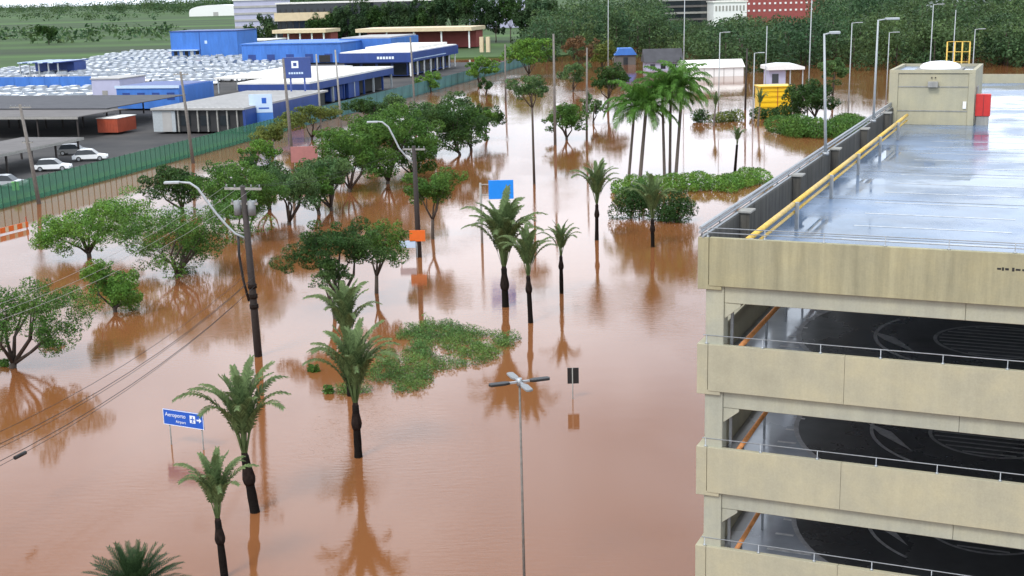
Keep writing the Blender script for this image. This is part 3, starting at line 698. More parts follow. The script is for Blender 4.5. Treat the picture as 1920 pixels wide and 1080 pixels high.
tree('tiny dark ball shaped tree in bright water', (912, 180), (912, 157, 28, 30), 'leaf_d', GF, 5)
tree('light green tree by the end of the long blue showroom', (897, 158), (900, 126, 62, 44), 'leaf_b', GF, 6)
tree('yellow green tree far up the flooded road', (992, 146), (990, 96, 84, 60), 'leaf_b', GF, 8)
tree('tall umbrella crowned tree on a long straight trunk', (1002, 345), (993, 160, 78, 48), 'leaf_g', GF, 8, 1, fork=.93, trunk=.6)
tree('dark umbrella tree with two stems in far water', (1140, 208), (1142, 147, 74, 58), 'leaf_d', GF, 8, fork=.85)
tree('bushy green tree around the grey pole', (1062, 262), (1062, 212, 84, 78), 'leaf', GF, 8, fork=.3)
tree('grey airy tree beyond the grey pole', (1075, 172), (1073, 135, 62, 50), 'leaf_g', GF, 6, .6)
tree('small grey tree left of the tall palms', (1112, 232), (1113, 195, 46, 44), 'leaf_g', GF, 5, .7)
tree('rusty leaved tree beside the far road', (1085, 130), (1090, 92, 70, 44), 'leaf_r', GF, 6, .7)
tree('olive tree near the small blue roof', (1128, 132), (1130, 102, 50, 48), 'leaf_y', GF, 6)
tree('dark spreading tree right of the white canopy', (1530, 222), (1522, 172, 106, 82), 'leaf_d', GF, 9)
tree('pale green tree above the dark spreading tree', (1562, 196), (1556, 130, 60, 46), 'leaf_g', GF, 6)
GT = 'tall trees behind the showroom'
ks = [(468, 40), (505, 34), (560, 30), (610, 30), (650, 20), (682, 12), (712, 16), (742, 8), (772, 16), (800, 2), (826, -12), (850, 0), (876, -16), (902, 6), (930, 16), (958, -4), (985, 24), (1016, 2), (1045, 20)]
for i, (x, y) in enumerate(ks):
    on = ('leftmost', 'second', 'third', 'fourth', 'fifth', 'sixth', 'seventh', 'eighth', 'ninth', 'tenth', 'eleventh', 'twelfth', 'thirteenth')
    tree(on[i] + ' from the left of the tall dark trees behind the tan flat roofs' if x < 890 else on[i - 13] + ' from the left of the tall dark trees closing the flooded road', (x, 80), (x, y + 28, 50 + (i % 2) * 10, 74 + (i % 3) * 8), 'forest' if i % 3 else 'leaf_d', GT if x < 890 else 'tall trees at the road end', 8, 1.0, z0=ZL, flat=-.1)

# shrubs and hedges
hedge('hedge', 'long green hedge island behind the round bushes', [(1150, 358), (1230, 356), (1330, 352), (1436, 340)], 7.5, 24, 'leaf_b', dens=1.5)
shrub('round_bush', 'dark round bush left of the bush-side palm', 1196, 412, 82, 68, 'leaf_d', 'bush', 'round bushes by the hedge')
shrub('round_bush', 'larger dark round bush right of the bush-side palm', 1272, 418, 82, 62, 'leaf_d', 'bush', 'round bushes by the hedge')
shrub('round_bush', 'small black green bush in far water', 1313, 230, 30, 26, 'leaf_d', 'bush')
hedge('low_hedge', 'olive low hedge near the far palms', [(1336, 230), (1362, 228), (1386, 226)], 3, 20, 'leaf_y')
hedge('low_hedge', 'dark low hedge below the yellow kiosk', [(1412, 222), (1452, 220), (1490, 216)], 4, 20, 'leaf_d')
hedge('wide_hedge', 'bright green wide shrub bed beside the garage parapet', [(1455, 246), (1510, 254), (1570, 252), (1612, 240)], 9, 34, 'leaf', dens=1.3)
# weed island: nobody could count it
isl = [(640, 742), (700, 738), (760, 736), (800, 726), (806, 700), (850, 694), (905, 684), (958, 652), (976, 637), (930, 630), (880, 618), (830, 600), (790, 604), (755, 622), (735, 650), (712, 680), (672, 712), (628, 738)]
P2 = np.array([G(*p)[:2] for p in isl]); mn, mxx = P2.min(0), P2.max(0); cl_ = []
def inside(x, y, poly):
    c = False; n = len(poly); j = n - 1
    for i in range(n):
        if (poly[i][1] > y) != (poly[j][1] > y) and x < (poly[j][0] - poly[i][0]) * (y - poly[i][1]) / (poly[j][1] - poly[i][1]) + poly[i][0]: c = not c
        j = i
    return c
from mathutils import noise as mnoise
while len(cl_) < 640:
    x = random.uniform(mn[0], mxx[0]); y = random.uniform(mn[1], mxx[1])
    if inside(x, y, P2) and mnoise.noise(Vector((x * .55, y * .35, 3))) > -.22:
        hh = random.uniform(.1, .34) * random.choice((1, 1, 1.8)); cl_.append(((x, y, hh * .4), (random.uniform(.2, .5), random.uniform(.2, .55), hh * .65)))
V, Fc = leaves([q[0] for q in cl_], [q[1] for q in cl_], 38000, .12, up=.1, asp=.3); V[:, 2] = np.maximum(V[:, 2], .01)
leafobj('weed_patch', V, Fc, 'weeds', (0, 0, 0), None, label='matted green weeds forming a small island in the flood', cat='weeds', kind='stuff')
cl_ = [((x + random.uniform(-1, 1), y, .03), (.8, .5, .05)) for x, y in [G(px, py)[:2] for px, py in ((615, 740), (640, 742), (905, 632), (940, 640), (860, 690))] for _ in range(2)]
# drowned tufts at the feet of some trees
def tuft(px, py, wpx, label):
    b = G(px, py); s = DEP(b) / FPX; r = wpx * .5 * s
    c = [((b.x + random.uniform(-.7, .7) * r, b.y + random.uniform(-.5, .5) * r, .1), (r * .4, r * .4, .3)) for _ in range(6)]
    V, Fc = leaves([q[0] for q in c], [q[1] for q in c], 700, .16, asp=.3); V[:, 2] = np.maximum(V[:, 2], .01)
    leafobj('reed_tuft', V, Fc, 'leaf', (b.x, b.y, 0), None, label=label, cat='plant')
tuft(98, 648, 45, 'small green tuft in the water right of the left-edge tree')
tuft(6, 686, 40, 'green tuft at the foot of the left-edge tree')
tuft(352, 512, 50, 'green tuft at the foot of the broad forked tree')

tuft(588, 697, 22, 'drifting clump of weeds left of the bushy palm')
tuft(612, 737, 30, 'drifting weeds at the left tip of the weed island')
# the wood behind, one mass
pts = []
def ytop(px): return 0 if px < 1060 else -30 if px < 1235 else 26 if px < 1345 else 14 if px < 1525 else -45
for i in range(520):
    px = random.uniform(1000, 2150); d = 300 + 240 * random.random() ** 1.3
    if px < 1305: d += 72
    yh = -15 - .025 * (px - 960)
    zt = H - (ytop(px) + 6 - yh) * d / FPX; h = min(zt, 12.5 + max(0, d - 305) * .06) * random.uniform(.82, 1.04)
    p = AT(px, 100, d); pts.append((p.x, p.y, max(7, h), d))
CC = []; RR_ = []
for x, y, h, d in pts:
    w_ = random.uniform(3.4, 6.4)
    for k in range(7):
        a = random.uniform(0, 6.28); q = random.random() ** .5
        CC.append((x + w_ * q * .8 * math.cos(a), y + w_ * q * .8 * math.sin(a), h * (.10 + .80 * random.random() * (1 - .3 * q)))); f = random.uniform(.8, 1.25)
        RR_.append((w_ * .5 * f, w_ * .5 * f, h * .15 * f))
V, Fc = leaves(CC, RR_, 280000, .85, up=.3, shell=.7); V[:, 2] = np.maximum(V[:, 2], -.2)
leafobj('wood', V, Fc, 'forest', (0, 0, 0), None, label='dense dark green wood closing the view behind the flood', cat='wood', kind='stuff')
mb = TB()
for x, y, h, d in pts[:300]: mb.tube([(x, y, -1.3), (x, y, h * .6)], [.25, .12], 5)
mb.build('wood_trunks', 'bark', label='trunks under the dense wood behind the flood', cat='wood', kind='stuff')
# tree belts beyond the field
CC = []; RR_ = []
for i in range(900):
    px = random.uniform(-80, 1000); yb = random.choice([23, 19, 16, 27, 21, 25, 24]) if px < 620 else random.uniform(18, 34)
    big = 1.0
    if px < 330 and random.random() < .30: yb = random.choice((66, 70, 75, 82)) + random.uniform(-1, 1) - .02 * px; big = .28
    elif px < 330 and random.random() < .2: yb = random.uniform(30, 40); big = .4
    p = G(px, yb, ZL); hh = random.uniform(16, 27) * big
    for k in range(3):
        CC.append((p.x + random.uniform(-8, 8) * big ** .5, p.y + random.uniform(-8, 8), hh * random.uniform(.3, .7))); RR_.append((random.uniform(6, 12) * big ** .6, 6, hh * .34))
V, Fc = leaves(CC, RR_, 90000, 2.6, up=.3, shell=.7); V[:, 2] = np.maximum(V[:, 2], ZL)
leafobj('tree_belt', V, Fc, 'forest', (0, 0, 0), None, label='dark belts of trees along the far green fields', cat='wood', kind='stuff')
tree('lone dark bush in the green field at far left', (92, 84), (90, 63, 42, 40), 'leaf_d', None, 6, z0=ZL, name='field_tree')
# ================================================================ POLES, LAMPS, WIRES
def upole(label, base, top, tr=.16, m='pole_dk', cross=(), group='utility poles', name='utility_pole', z0=-1.3, extra=None):
    b = G(base[0], base[1], 0 if z0 < 0 else z0); d = DEP(b); t = AT(top[0], top[1], d); t.y = b.y
    root = empty(name, (b.x, b.y, z0), label, 'utility pole', group)
    TB().tube([(b.x, b.y, z0), b.lerp(t, .5), t], [tr * 1.2, tr, tr * .75], 9).build('shaft', m, root)
    for cz, cw in cross:
        p = b.lerp(t, cz); mb = MB(p, Vv, U); mb.box(-cw, cw, -.06, .06, -.06, .06); arm = mb.build('crossarm', 'pole_g', root)
        m2 = TB()
        for q in (-.9, -.45, .45, .9):
            c = p + Vv * cw * q; TB().tube([c + Vector((0, 0, .061)), c + Vector((0, 0, .24))], [.05, .035], 6).build('insulator', 'insul', root)
    return root, b, t
p1, b1_, t1_ = upole('tall dark utility pole with transformer beside the left avenue', (485, 668), (470, 338), .20, 'pole_dk', ((.985, 1.1), (.90, .8)))
for q in (-.42, .42):
    c = b1_.lerp(t1_, .88) + Vv * q; TB().tube([c + Vector((0, 0, -.45)), c + Vector((0, 0, .35))], .22, 10).build('transformer', 'insul', p1)
for zz in (.42, .36, .3): TB().tube([b1_.lerp(t1_, zz) - Vector((0, 0, .12)), b1_.lerp(t1_, zz) + Vector((0, 0, .12))], .26, 9).build('cable_clamp', 'boot', p1)
TB().tube([b1_.lerp(t1_, .73) - Vv * .55, b1_.lerp(t1_, .6) - Vv * .62, b1_.lerp(t1_, .45) - Vv * .5, b1_.lerp(t1_, .33) - Vv * .28], .075, 7).build('riser_cable', 'cable', p1)
TB().tube([b1_.lerp(t1_, .73) - Vv * .56, b1_.lerp(t1_, .73)], .04, 6).build('riser_arm', 'pole_g', p1)
def lamp_arm(root, b, t, pxs, label=None):
    d = DEP(b); pp = []
    for x, y in pxs:
        q = AT(x, y, d); q.y = b.y - (0 if not pp else 0); pp.append(q)
    TB().tube(pp, [.07] * (len(pp) - 1) + [.05], 7).build('lamp_arm', 'pole_w', root)
    h = pp[-1]; dv = (pp[-1] - pp[-2]); dv.z = 0; dv.normalize(); hb = MB(h, dv, Vector((-dv.y, dv.x, 0))); hb.box(-.1, .75, -.14, .14, -.1, .04); hb.build('lamp_head', 'pole_w', root, .03)
lamp_arm(p1, b1_, t1_, [(478, 440), (452, 428), (437, 412), (418, 388), (402, 364), (388, 342), (374, 332), (352, 330)])
p2, b2_, t2_ = upole('dark utility pole carrying the orange sign', (786, 482), (779, 268), .2, 'pole_dk', ((.97, .9),))
lamp_arm(p2, b2_, t2_, [(780, 300), (770, 294), (752, 272), (742, 250), (733, 232), (722, 223), (712, 222)])
upole('grey utility pole at the left edge in front of the green fence', (75, 382), (53, 192), .19, 'pole_conc', ((.97, 1.2), (.62, .6)))
upole('grey utility pole left of the blue panelled shed', (363, 306), (348, 132), .19, 'pole_conc', ((.97, 1.0),))
upole('brown utility pole in front of the square navy emblem sign', (549, 302), (538, 108), .19, 'pole_conc')
upole('slim grey pole right of the square navy emblem sign', (641, 250), (633, 92), .15, 'pole_g')
upole('slim pole in front of the white forecourt roof', (604, 262), (598, 100), .14, 'pole_g')
upole('slim dark pole in front of the navy showroom', (780, 238), (772, 68), .15, 'pole_conc')
upole('straight grey pole inside the bushy green tree', (1041, 272), (1036, 62), .17, 'pole_conc')
upole('dark slim pole between the umbrella trees', (1100, 262), (1098, 88), .14, 'pole_conc')
upole('pole at the far end of the blue showroom', (948, 190), (947, 82), .16, 'pole_conc')
upole('dark pole in front of the long white shed', (1397, 205), (1396, 90), .16, 'pole_dk')
fp = empty('utility_pole', (-24.0, 33.0, -1.3), 'utility pole beyond the left edge carrying the cables', 'utility pole', 'utility poles')
TB().tube([(-24, 33, -1.3), (-24, 33, 10)], [.26, .18], 9).build('shaft', 'pole_dk', fp)
MB((-24, 33, 9.5), Vv, U).box(-1.1, 1.1, .19, .31, -.06, .06).build('crossarm', 'pole_g', fp)
def cable(label, a, b, sag, r, mtl='cable', n=14, group='overhead cables'):
    a = Vector(a); b = Vector(b); P = [a.lerp(b, k / n) - Vector((0, 0, 4 * sag * (k / n) * (1 - k / n))) for k in range(n + 1)]
    TB().tube(P, r, 5).build('overhead_cable', mtl, label=label, cat='cable', group=group, origin=(a.x, a.y, a.z)); return P
nb = Vector((-24, 33, 0))
for k in range(3):
    o = Vv * (-.9 + .9 * k); pA = b1_.lerp(t1_, .985) + o + Vector((0, 0, .24))
    cable(('left', 'middle', 'right')[k] + ' one of three thin upper power lines left of the dark pole', pA, nb + o + Vector((0, 0, 9.7)), 1.6, .008, 'pole_g', group='upper power lines')
for k, (z1, z2) in enumerate(((5.0, 5.3), (4.75, 4.9), (4.45, 4.6), (4.2, 4.15), (3.95, 3.75))):
    o = Vv * ((k % 2) * .3 - .15)
    P = cable(('topmost', 'second from top', 'middle', 'second from bottom', 'lowest')[k] + ' of the dark sagging telecom cables over the brown water', b1_ + Vector((0, 0, z1)) + o, nb + Vector((0, 0, z2)) + o, 1.7, .015 if k % 2 else .011, group='lower telecom cables')
c = P[8]; TB().tube([c - (P[9] - P[8]).normalized() * .35, c + (P[9] - P[8]).normalized() * .35], .085, 8).build('splice_case', 'cable', label='black splice case hanging on a cable at left', cat='cable box', origin=c)
for k in range(2):
    cable(('left', 'right')[k] + ' thin line running from the dark pole to the orange sign pole', b1_.lerp(t1_, .98) + Vv * (k * 1.2 - .6) + Vector((0, 0, .2)), b2_.lerp(t2_, .97) + Vv * (k * 1.0 - .5) + Vector((0, 0, .2)), .7, .009, 'cable', group='avenue lines')
# four armed lamp post in the foreground
lb = AT(974, 716, 41.5); ft = G(984, 1335); lx, ly = lb.x, lb.y
lp = empty('street_lamp', (lx, ly, -1.3), 'tall slim lamp post with four dark lamp arms in the foreground', 'street lamp')
TB().tube([(lx, ly, -1.3), (lx, ly, lb.z)], [.055, .035], 10).build('pole', 'pole_conc', lp)
TB().tube([(lx, ly, lb.z - .12), (lx, ly, lb.z + .12)], .09, 10).build('hub', 'steel', lp)
for k, ang in enumerate((8, 98, 188, 278)):
    a = R_(ang + 10); dv = Vector((math.cos(a), math.sin(a), 0)); pv = Vector((-dv.y, dv.x, 0))
    hb = MB((lx, ly, lb.z), dv, pv); hb.box(.1, .34, -.045, .045, -.03, .03); hb.build('arm', 'steel', lp)
    hb = MB((lx, ly, lb.z), dv, pv); hb.prism([(.34, -.07), (.5, -.13), (1.0, -.12), (1.05, 0), (1.0, .12), (.5, .13), (.34, .07)], -.035, .045); hb.build('lamp_head', 'signback' if k % 2 == 0 else 'insul', lp, .015)
# far light poles
GQ = 'slim lamp posts in front of the wood'
far = [(1140, 150, -30, 0, 'left of the grey roofed house'), (1281, 175, -30, 0, 'beside the long white shed'), (1347, 200, 60, 1, 'in front of the white shed wall'), (1411, 232, 98, 1, 'left of the yellow kiosk'), (1434, 190, 48, 0, 'left of the white canopy'),
       (1514, 215, -28, 0, 'behind the white canopy'), (1590, 214, 42, 1, 'right of the dark spreading tree'), (1661, 190, 60, 1, 'behind the stair tower corner'), (1739, 200, 8, 1, 'behind the skylight dome'), (1782, 185, 18, 0, 'right of the skylight dome'), (1820, 185, 54, 1, 'behind the yellow ladder cage')]
for x, yb, yt, hd, wh in far:
    b = G(x, yb); d = DEP(b); t = AT(x - (yb - yt) * .004, yt, d)
    lampL('lamp_post', 'slim pale lamp post ' + wh, (b.x, b.y, -1.3), (x, yt), (x + 16, yt) if hd else None, d, 'pole_w', group=GQ, rad=.11, hw=.25)

# ================================================================ SIGNS
def text_mesh(body, size, mtl):
    cu = bpy.data.curves.new('text', 'FONT'); cu.body = body; cu.size = size; cu.align_x = 'LEFT'; cu.extrude = .004
    o = bpy.data.objects.new('t', cu); COL.objects.link(o); dg = bpy.context.evaluated_depsgraph_get(); dg.update()
    me = bpy.data.meshes.new_from_object(o.evaluated_get(dg)); bpy.data.objects.remove(o); bpy.data.curves.remove(cu)
    me.materials.clear(); me.materials.append(MT[mtl]); return me
def facing(ax):                       # matrix for flat text on a board whose horizontal axis is ax, facing the camera
    ax = Vector(ax).normalized(); n = ax.cross(Vector((0, 0, 1))); return Matrix((ax, Vector((0, 0, 1)), n)).transposed().to_4x4()
def addtext(root, board, body, size, pos, ax, mtl='sign_white', name='lettering'):
    me = text_mesh(body, size, mtl); M = facing(ax); M.translation = Vector(pos) - Vector(root.location); me.transform(M)
    o = bpy.data.objects.new(name, me); put(o, root); return o
# blue road sign
a27 = R_(-26); sx = Vector((math.cos(a27), math.sin(a27), 0)); sn = sx.cross(Vector((0, 0, 1)))
bl = G(319, 834); d = DEP(bl); s = d / FPX; sg = empty('road_sign', (bl.x, bl.y, -1.3), 'blue airport direction sign on two thin posts in the foreground', 'sign')
tl = AT(308, 762, d); W_ = 2.32; z1 = tl.z; z0 = AT(308, 793, d).z; o0 = Vector((tl.x, bl.y + .1, 0))
mb = MB(o0, sx, -sn); mb.box(0, W_, 0, .04, z0, z1); mb.build('panel', 'sign_blue', sg, .01)
mb = MB(o0, sx, -sn)
for (x0, x1, y0, y1) in ((0, W_, z0, z0 + .025), (0, W_, z1 - .025, z1), (0, .025, z0 + .026, z1 - .026), (W_ - .025, W_, z0 + .026, z1 - .026)): mb.box(x0, x1, -.008, -.003, y0, y1)
mb.build('border', 'sign_white', sg)
for x in (.28, W_ - .18):
    q = o0 + sx * x - sn * .07; TB().tube([(q.x, q.y, -1.3), (q.x, q.y, z1 - .1)], .035, 7).build('post', 'pole_g', sg)
hh = z1 - z0
addtext(sg, None, 'Aeroporto', .27, o0 + sx * .12 + sn * .008 + Vector((0, 0, z0 + hh * .56)), sx)
addtext(sg, None, 'Airport', .19, o0 + sx * .72 + sn * .008 + Vector((0, 0, z0 + hh * .20)), sx)
mb = MB(o0, sx, -sn); mb.box(1.55, 1.86, -.010, -.004, z0 + .24, z0 + .60); mb.build('pictogram_square', 'sign_white', sg)
mb = MB(o0, sx, -sn); mb.box(1.68, 1.73, -.016, -.011, z0 + .28, z0 + .56); mb.box(1.59, 1.82, -.020, -.017, z0 + .40, z0 + .45); mb.box(1.64, 1.77, -.020, -.017, z0 + .29, z0 + .32); mb.build('plane_symbol', 'sign_blue', sg)
mb = MB(o0, sx, -sn); mb.box(1.94, 2.12, -.010, -.004, z0 + .38, z0 + .45)
i = len(mb.v)
for a, z in ((2.08, z0 + .29), (2.22, z0 + .415), (2.08, z0 + .54)): mb.v.append(mb.P(a, -.012, z))
mb.f.append((i, i + 1, i + 2)); mb.mi.append(0); mb.build('arrow', 'sign_white', sg)
# bright blue overhead sign
bl = G(904, 456); d = DEP(bl); s = d / FPX; sg = empty('overhead_sign', (bl.x, bl.y, -1.3), 'bright blue blank road sign above the largest palm', 'sign')
A = AT(916, 334, d); B = AT(963, 369, d); ax = Vector((1, 0, 0))
mb = MB((0, bl.y - .15, 0)); mb.box(A.x, B.x, 0, .05, B.z, A.z); mb.build('panel', 'sign_cyan', sg, .01)
TB().tube([(bl.x, bl.y, -1.3), (bl.x, bl.y, A.z - .2)], [.11, .09], 8).build('post', 'pole_g', sg)
for zz in (A.z - .35, B.z + .35): TB().tube([(bl.x, bl.y, zz), (B.x - .1, bl.y, zz)], .05, 7).build('bracket', 'pole_g', sg)
# orange and pale signs on the utility pole
bl = b2_; d = DEP(bl) - .3; A = AT(768, 430, d); B = AT(798, 451, d); sg = empty('orange_sign', (A.x, bl.y - .25, A.z), 'orange sign board fixed on the dark utility pole', 'sign')
mb = MB((0, bl.y - .30, 0)); mb.box(A.x, B.x, 0, .05, B.z, A.z); mb.build('panel', 'sign_orange', sg, .01)
mb = MB((0, bl.y - .249, 0)); mb.box(A.x + .5, A.x + .66, 0, .22, B.z + .3, B.z + .4); mb.build('clamp', 'steel', sg)
A = AT(749, 450, d); B = AT(780, 464, d); sg = empty('pale_sign', (A.x, bl.y - .25, A.z), 'pale grey blue sign plate just under the orange board', 'sign')
mb = MB((0, bl.y - .30, 0)); mb.box(A.x, B.x, 0, .05, B.z, A.z - .02); mb.build('panel', 'sign_pale', sg, .01)
for x in (A.x + .12, B.x + .08): TB().tube([(x, bl.y - .2, -1.3), (x, bl.y - .2, A.z)], .035, 6).build('post', 'steel', sg)
# black sign back
bl = G(1074, 748); d = DEP(bl); A = AT(1063, 686, d); B = AT(1085, 717, d); sg = empty('sign_back', (bl.x, bl.y, -1.3), 'small black sign seen from behind on a thin post', 'sign')
mb = MB((0, bl.y, 0)); mb.box(A.x, B.x, 0, .03, B.z, A.z); mb.build('panel', 'signback', sg, .005)
TB().tube([(bl.x, bl.y - .03, -1.3), (bl.x, bl.y - .03, A.z)], .03, 7).build('post', 'pole_g', sg)
# faded red board in the flooded avenue
bl = G(570, 322); d = DEP(bl); A = AT(546, 274, d); B = AT(597, 303, d); sg = empty('faded_board', (bl.x, bl.y, -1.3), 'faded red board on two posts in the flooded avenue', 'sign')
mb = MB((0, bl.y, 0)); mb.box(A.x, B.x, 0, .08, B.z, A.z); mb.build('panel', 'sign_pink', sg, .01)
for x in (A.x + .4, B.x - .4): TB().tube([(x, bl.y + .12, -1.3), (x, bl.y + .12, A.z)], .07, 7).build('post', 'pole_g', sg)
# orange barrier at left edge
A = G(-10, 444); B = G(54, 428); sg = empty('orange_barrier', (A.x, A.y, -1.3), 'orange plastic barrier board standing in water at the left edge', 'barrier')
dv = (B - A).normalized(); L = (B - A).length; mb = MB(A, dv, Vector((-dv.y, dv.x, 0)))
mb.box(0, L, 0, .06, .12, .62); mb.build('board', 'sign_orange', sg)
mb = MB(A, dv, Vector((-dv.y, dv.x, 0)))
for k in range(4): mb.box(.3 + k * L / 4, .7 + k * L / 4, -.008, -.002, .14, .6)
mb.build('stripe', 'tan', sg)
for x in (.1, L - .15): MB(A, dv, Vector((-dv.y, dv.x, 0))).box(x, x + .08, .065, .14, -1.3, 1.1).build('post', 'rust', sg)
# lime panel behind the fence
bl = G(30, 362, ZL); d = DEP(bl); A = AT(23, 340, d); B = AT(37, 357, d); sg = empty('lime_panel', (bl.x, bl.y, ZL), 'small lime green panel behind the mesh fence', 'sign')
mb = MB((0, bl.y, 0)); mb.box(A.x, B.x, 0, .05, B.z, A.z); mb.build('panel', 'lime', sg)
TB().tube([((A.x + B.x) / 2, bl.y + .1, ZL), ((A.x + B.x) / 2, bl.y + .1, A.z)], .04, 6).build('post', 'pole_g', sg)
# dealership pylon sign
bl = G(560, 214, ZL); d = DEP(bl); A = AT(533, 107, d); B = AT(586, 145, d); sg = empty('pylon_sign', (bl.x, bl.y, ZL), 'square navy pylon sign with white emblem', 'sign')
mb = MB((0, bl.y, 0)); mb.box(A.x, B.x, 0, .4, B.z, A.z); mb.build('panel', 'sign_navy', sg, .03)
w_ = B.x - A.x; h_ = A.z - B.z; cx = A.x + w_ * .44; cz = B.z + h_ * .66
mb = MB((0, bl.y - .03, 0)); r1, r2 = w_ * .125, w_ * .06
mb.box(cx - r1, cx - r2, 0, .02, cz - r1, cz + r1); mb.box(cx + r2, cx + r1, 0, .02, cz - r1, cz + r1); mb.box(cx - r2, cx + r2, 0, .02, cz + r2, cz + r1); mb.box(cx - r2, cx + r2, 0, .02, cz - r1, cz - r2)
mb.build('emblem', 'sign_white', sg)
mb = MB((0, bl.y - .03, 0))
for k in range(6): mb.box(A.x + w_ * (.2 + k * .09), A.x + w_ * (.265 + k * .09), 0, .02, B.z + h_ * .2, B.z + h_ * .29)
mb.build('lettering', 'sign_pale', sg)
for x in (A.x + w_ * .25, A.x + w_ * .75): TB().tube([(x, bl.y + .2, ZL), (x, bl.y + .2, B.z)], .16, 8).build('post', 'navy', sg)
bl = G(491, 246, ZL); d = DEP(bl); A = AT(469, 176, d); B = AT(513, 210, d); sg = empty('billboard', (bl.x, bl.y, ZL), 'pale blue billboard panel beside the shed with dark front', 'sign')
mb = MB((0, bl.y, 0)); mb.box(A.x, B.x, 0, .15, B.z, A.z); mb.build('panel', 'sign_pale', sg, .02)
w_ = B.x - A.x; h_ = A.z - B.z
mb = MB((0, bl.y - .02, 0)); mb.box(A.x + w_ * .55, A.x + w_ * .75, 0, .012, B.z + h_ * .5, B.z + h_ * .8); mb.box(A.x + w_ * .4, A.x + w_ * .85, 0, .012, B.z + h_ * .2, B.z + h_ * .28); mb.build('print', 'sign_blue', sg)
for x in (A.x + .3, B.x - .3): TB().tube([(x, bl.y + .2, ZL), (x, bl.y + .2, A.z)], .1, 7).build('post', 'pole_g', sg)
MB((0, bl.y + .02, 0)).box(A.x, B.x, .0, .12, ZL, B.z - .02).build('blue_panel', 'blue', sg)

# ================================================================ FENCE
fe = empty('mesh_fence', (F0.x, F0.y, -1.3), 'long green mesh fence on dark posts along the flooded avenue', 'fence')
def fence(root, s0, s1, step, h, m, zb=.02):
    k = 0; s_ = s0; pan = None; pst = None
    while s_ < s1 - .01:
        p = F0 + U * s_
        if pan is None:
            mb = MB((0, 0, 0), U, Vv); mb.box(.04, step - .04, -.012, .012, zb, h); pan = mb.build('mesh_panel', m, root); pan.location = p - root.location; pan.data.transform(Matrix.Translation(root.location))
            mb = MB((0, 0, 0), U, Vv); mb.box(-.035, .035, -.035, .035, -1.3, h + .08); pst = mb.build('post', 'fencepost', root); pst.location = p - root.location; pst.data.transform(Matrix.Translation(root.location))
        else:
            for src, nm in ((pan, 'mesh_panel'), (pst, 'post')):
                o = src.copy(); o.location = p - root.location; COL.objects.link(o); o.parent = root
        s_ += step; k += 1
fence(fe, -18, 68, 1.2, 2.35, 'fence')
fe2 = empty('teal_fence', (F0 + U * 75)[:2] + (-1.3,), 'distant teal mesh fence in front of the navy showroom', 'fence')
fence(fe2, 75, 240, 5.0, 2.5, mat('teal mesh', (.07, .2, .2), .7, .35, .5, alpha=.7))

# ================================================================ SHEDS AND SHOWROOMS ON THE LOT
def lframe(px, py, z=ZL): return G(px, py, z)
def blk(root, p, w0, w1, l0, l1, z0, z1, name, m, bevel=0): return MB(p, Vv, U).box(w0, w1, l0, l1, z0, z1).build(name, m, root, bevel)
def bld(name, label, p, cat='building', group=None): return empty(name, (p.x, p.y, ZL), label, cat, group)
# navy showroom
p = lframe(772, 146); r = bld('showroom', 'long navy showroom with white roof and white lettering', p)
hN = 6.0; blk(r, p, -18.5, 0, 0, 42, ZL + 3.4, hN, 'fascia', 'navy'); blk(r, p, -18.2, -.3, .4, 41.5, hN + .004, hN + .25, 'roof', 'whiteroof'); blk(r, p, -18.2, -2.0, 3.0, 41, ZL, ZL + 3.39, 'wall', 'navy')
for k in range(8): blk(r, p, -1.99, -1.9, 4 + k * 4.6, 7.6 + k * 4.6, ZL + .3, ZL + 3.0, 'window', 'glass'); blk(r, p, -.5, -.2, .3 + k * 5.6, .6 + k * 5.6, ZL, ZL + 3.39, 'column', 'white')
for k in range(4): blk(r, p, -17.5 + k * 4, -14.2 + k * 4, 2.9, 2.99, ZL + .2, ZL + 3.0, 'window', 'glass')
for k in range(6): blk(r, p, -8.6 + k * .75, -8.05 + k * .75, -.06, -.01, ZL + 4.2, ZL + 4.8, 'letter', 'sign_white')
blk(r, p, .01, .05, 2, 30, ZL + 3.9, ZL + 4.1, 'white_stripe', 'sign_pale'); blk(r, p, -16.5, -2.5, 14, 40, hN + .26, hN + .9, 'roof_light', 'whiteroof')
# long bright blue hall behind
p = lframe(640, 119); r = bld('blue_hall', 'long bright blue hall behind the navy showroom', p)
blk(r, p, -32, 0, 0, 30, ZL, ZL + 5.6, 'wall', 'blue'); blk(r, p, -32.3, .3, -.3, 30.3, ZL + 5.6, ZL + 5.9, 'roof', 'blue')
for k in range(5): blk(r, p, -30 + k * 6.2, -27.5 + k * 6.2, -.08, -.01, ZL + .1, ZL + 2.6, 'door', 'navy')
blk(r, p, -7, -3.4, -.1, -.02, ZL + .1, ZL + 2.2, 'opening', 'dark')
for k in range(30): blk(r, p, -31.5 + k * 1.05, -31.4 + k * 1.05, -.05, -.004, ZL + 2.7, ZL + 5.55, 'cladding_rib', 'blue')
p = lframe(735, 112); r = bld('blue_annex', 'bright blue annex with pale corrugated roof', p)
blk(r, p, -17, 0, 0, 28, ZL, ZL + 6.2, 'wall', 'blue'); blk(r, p, -16.5, -.5, .5, 27, ZL + 6.21, ZL + 6.6, 'roof', 'greyroof')
for k in range(20): blk(r, p, -16.6 + k * .85, -16.52 + k * .85, -.05, -.004, ZL + .1, ZL + 6.1, 'cladding_rib', 'blue')
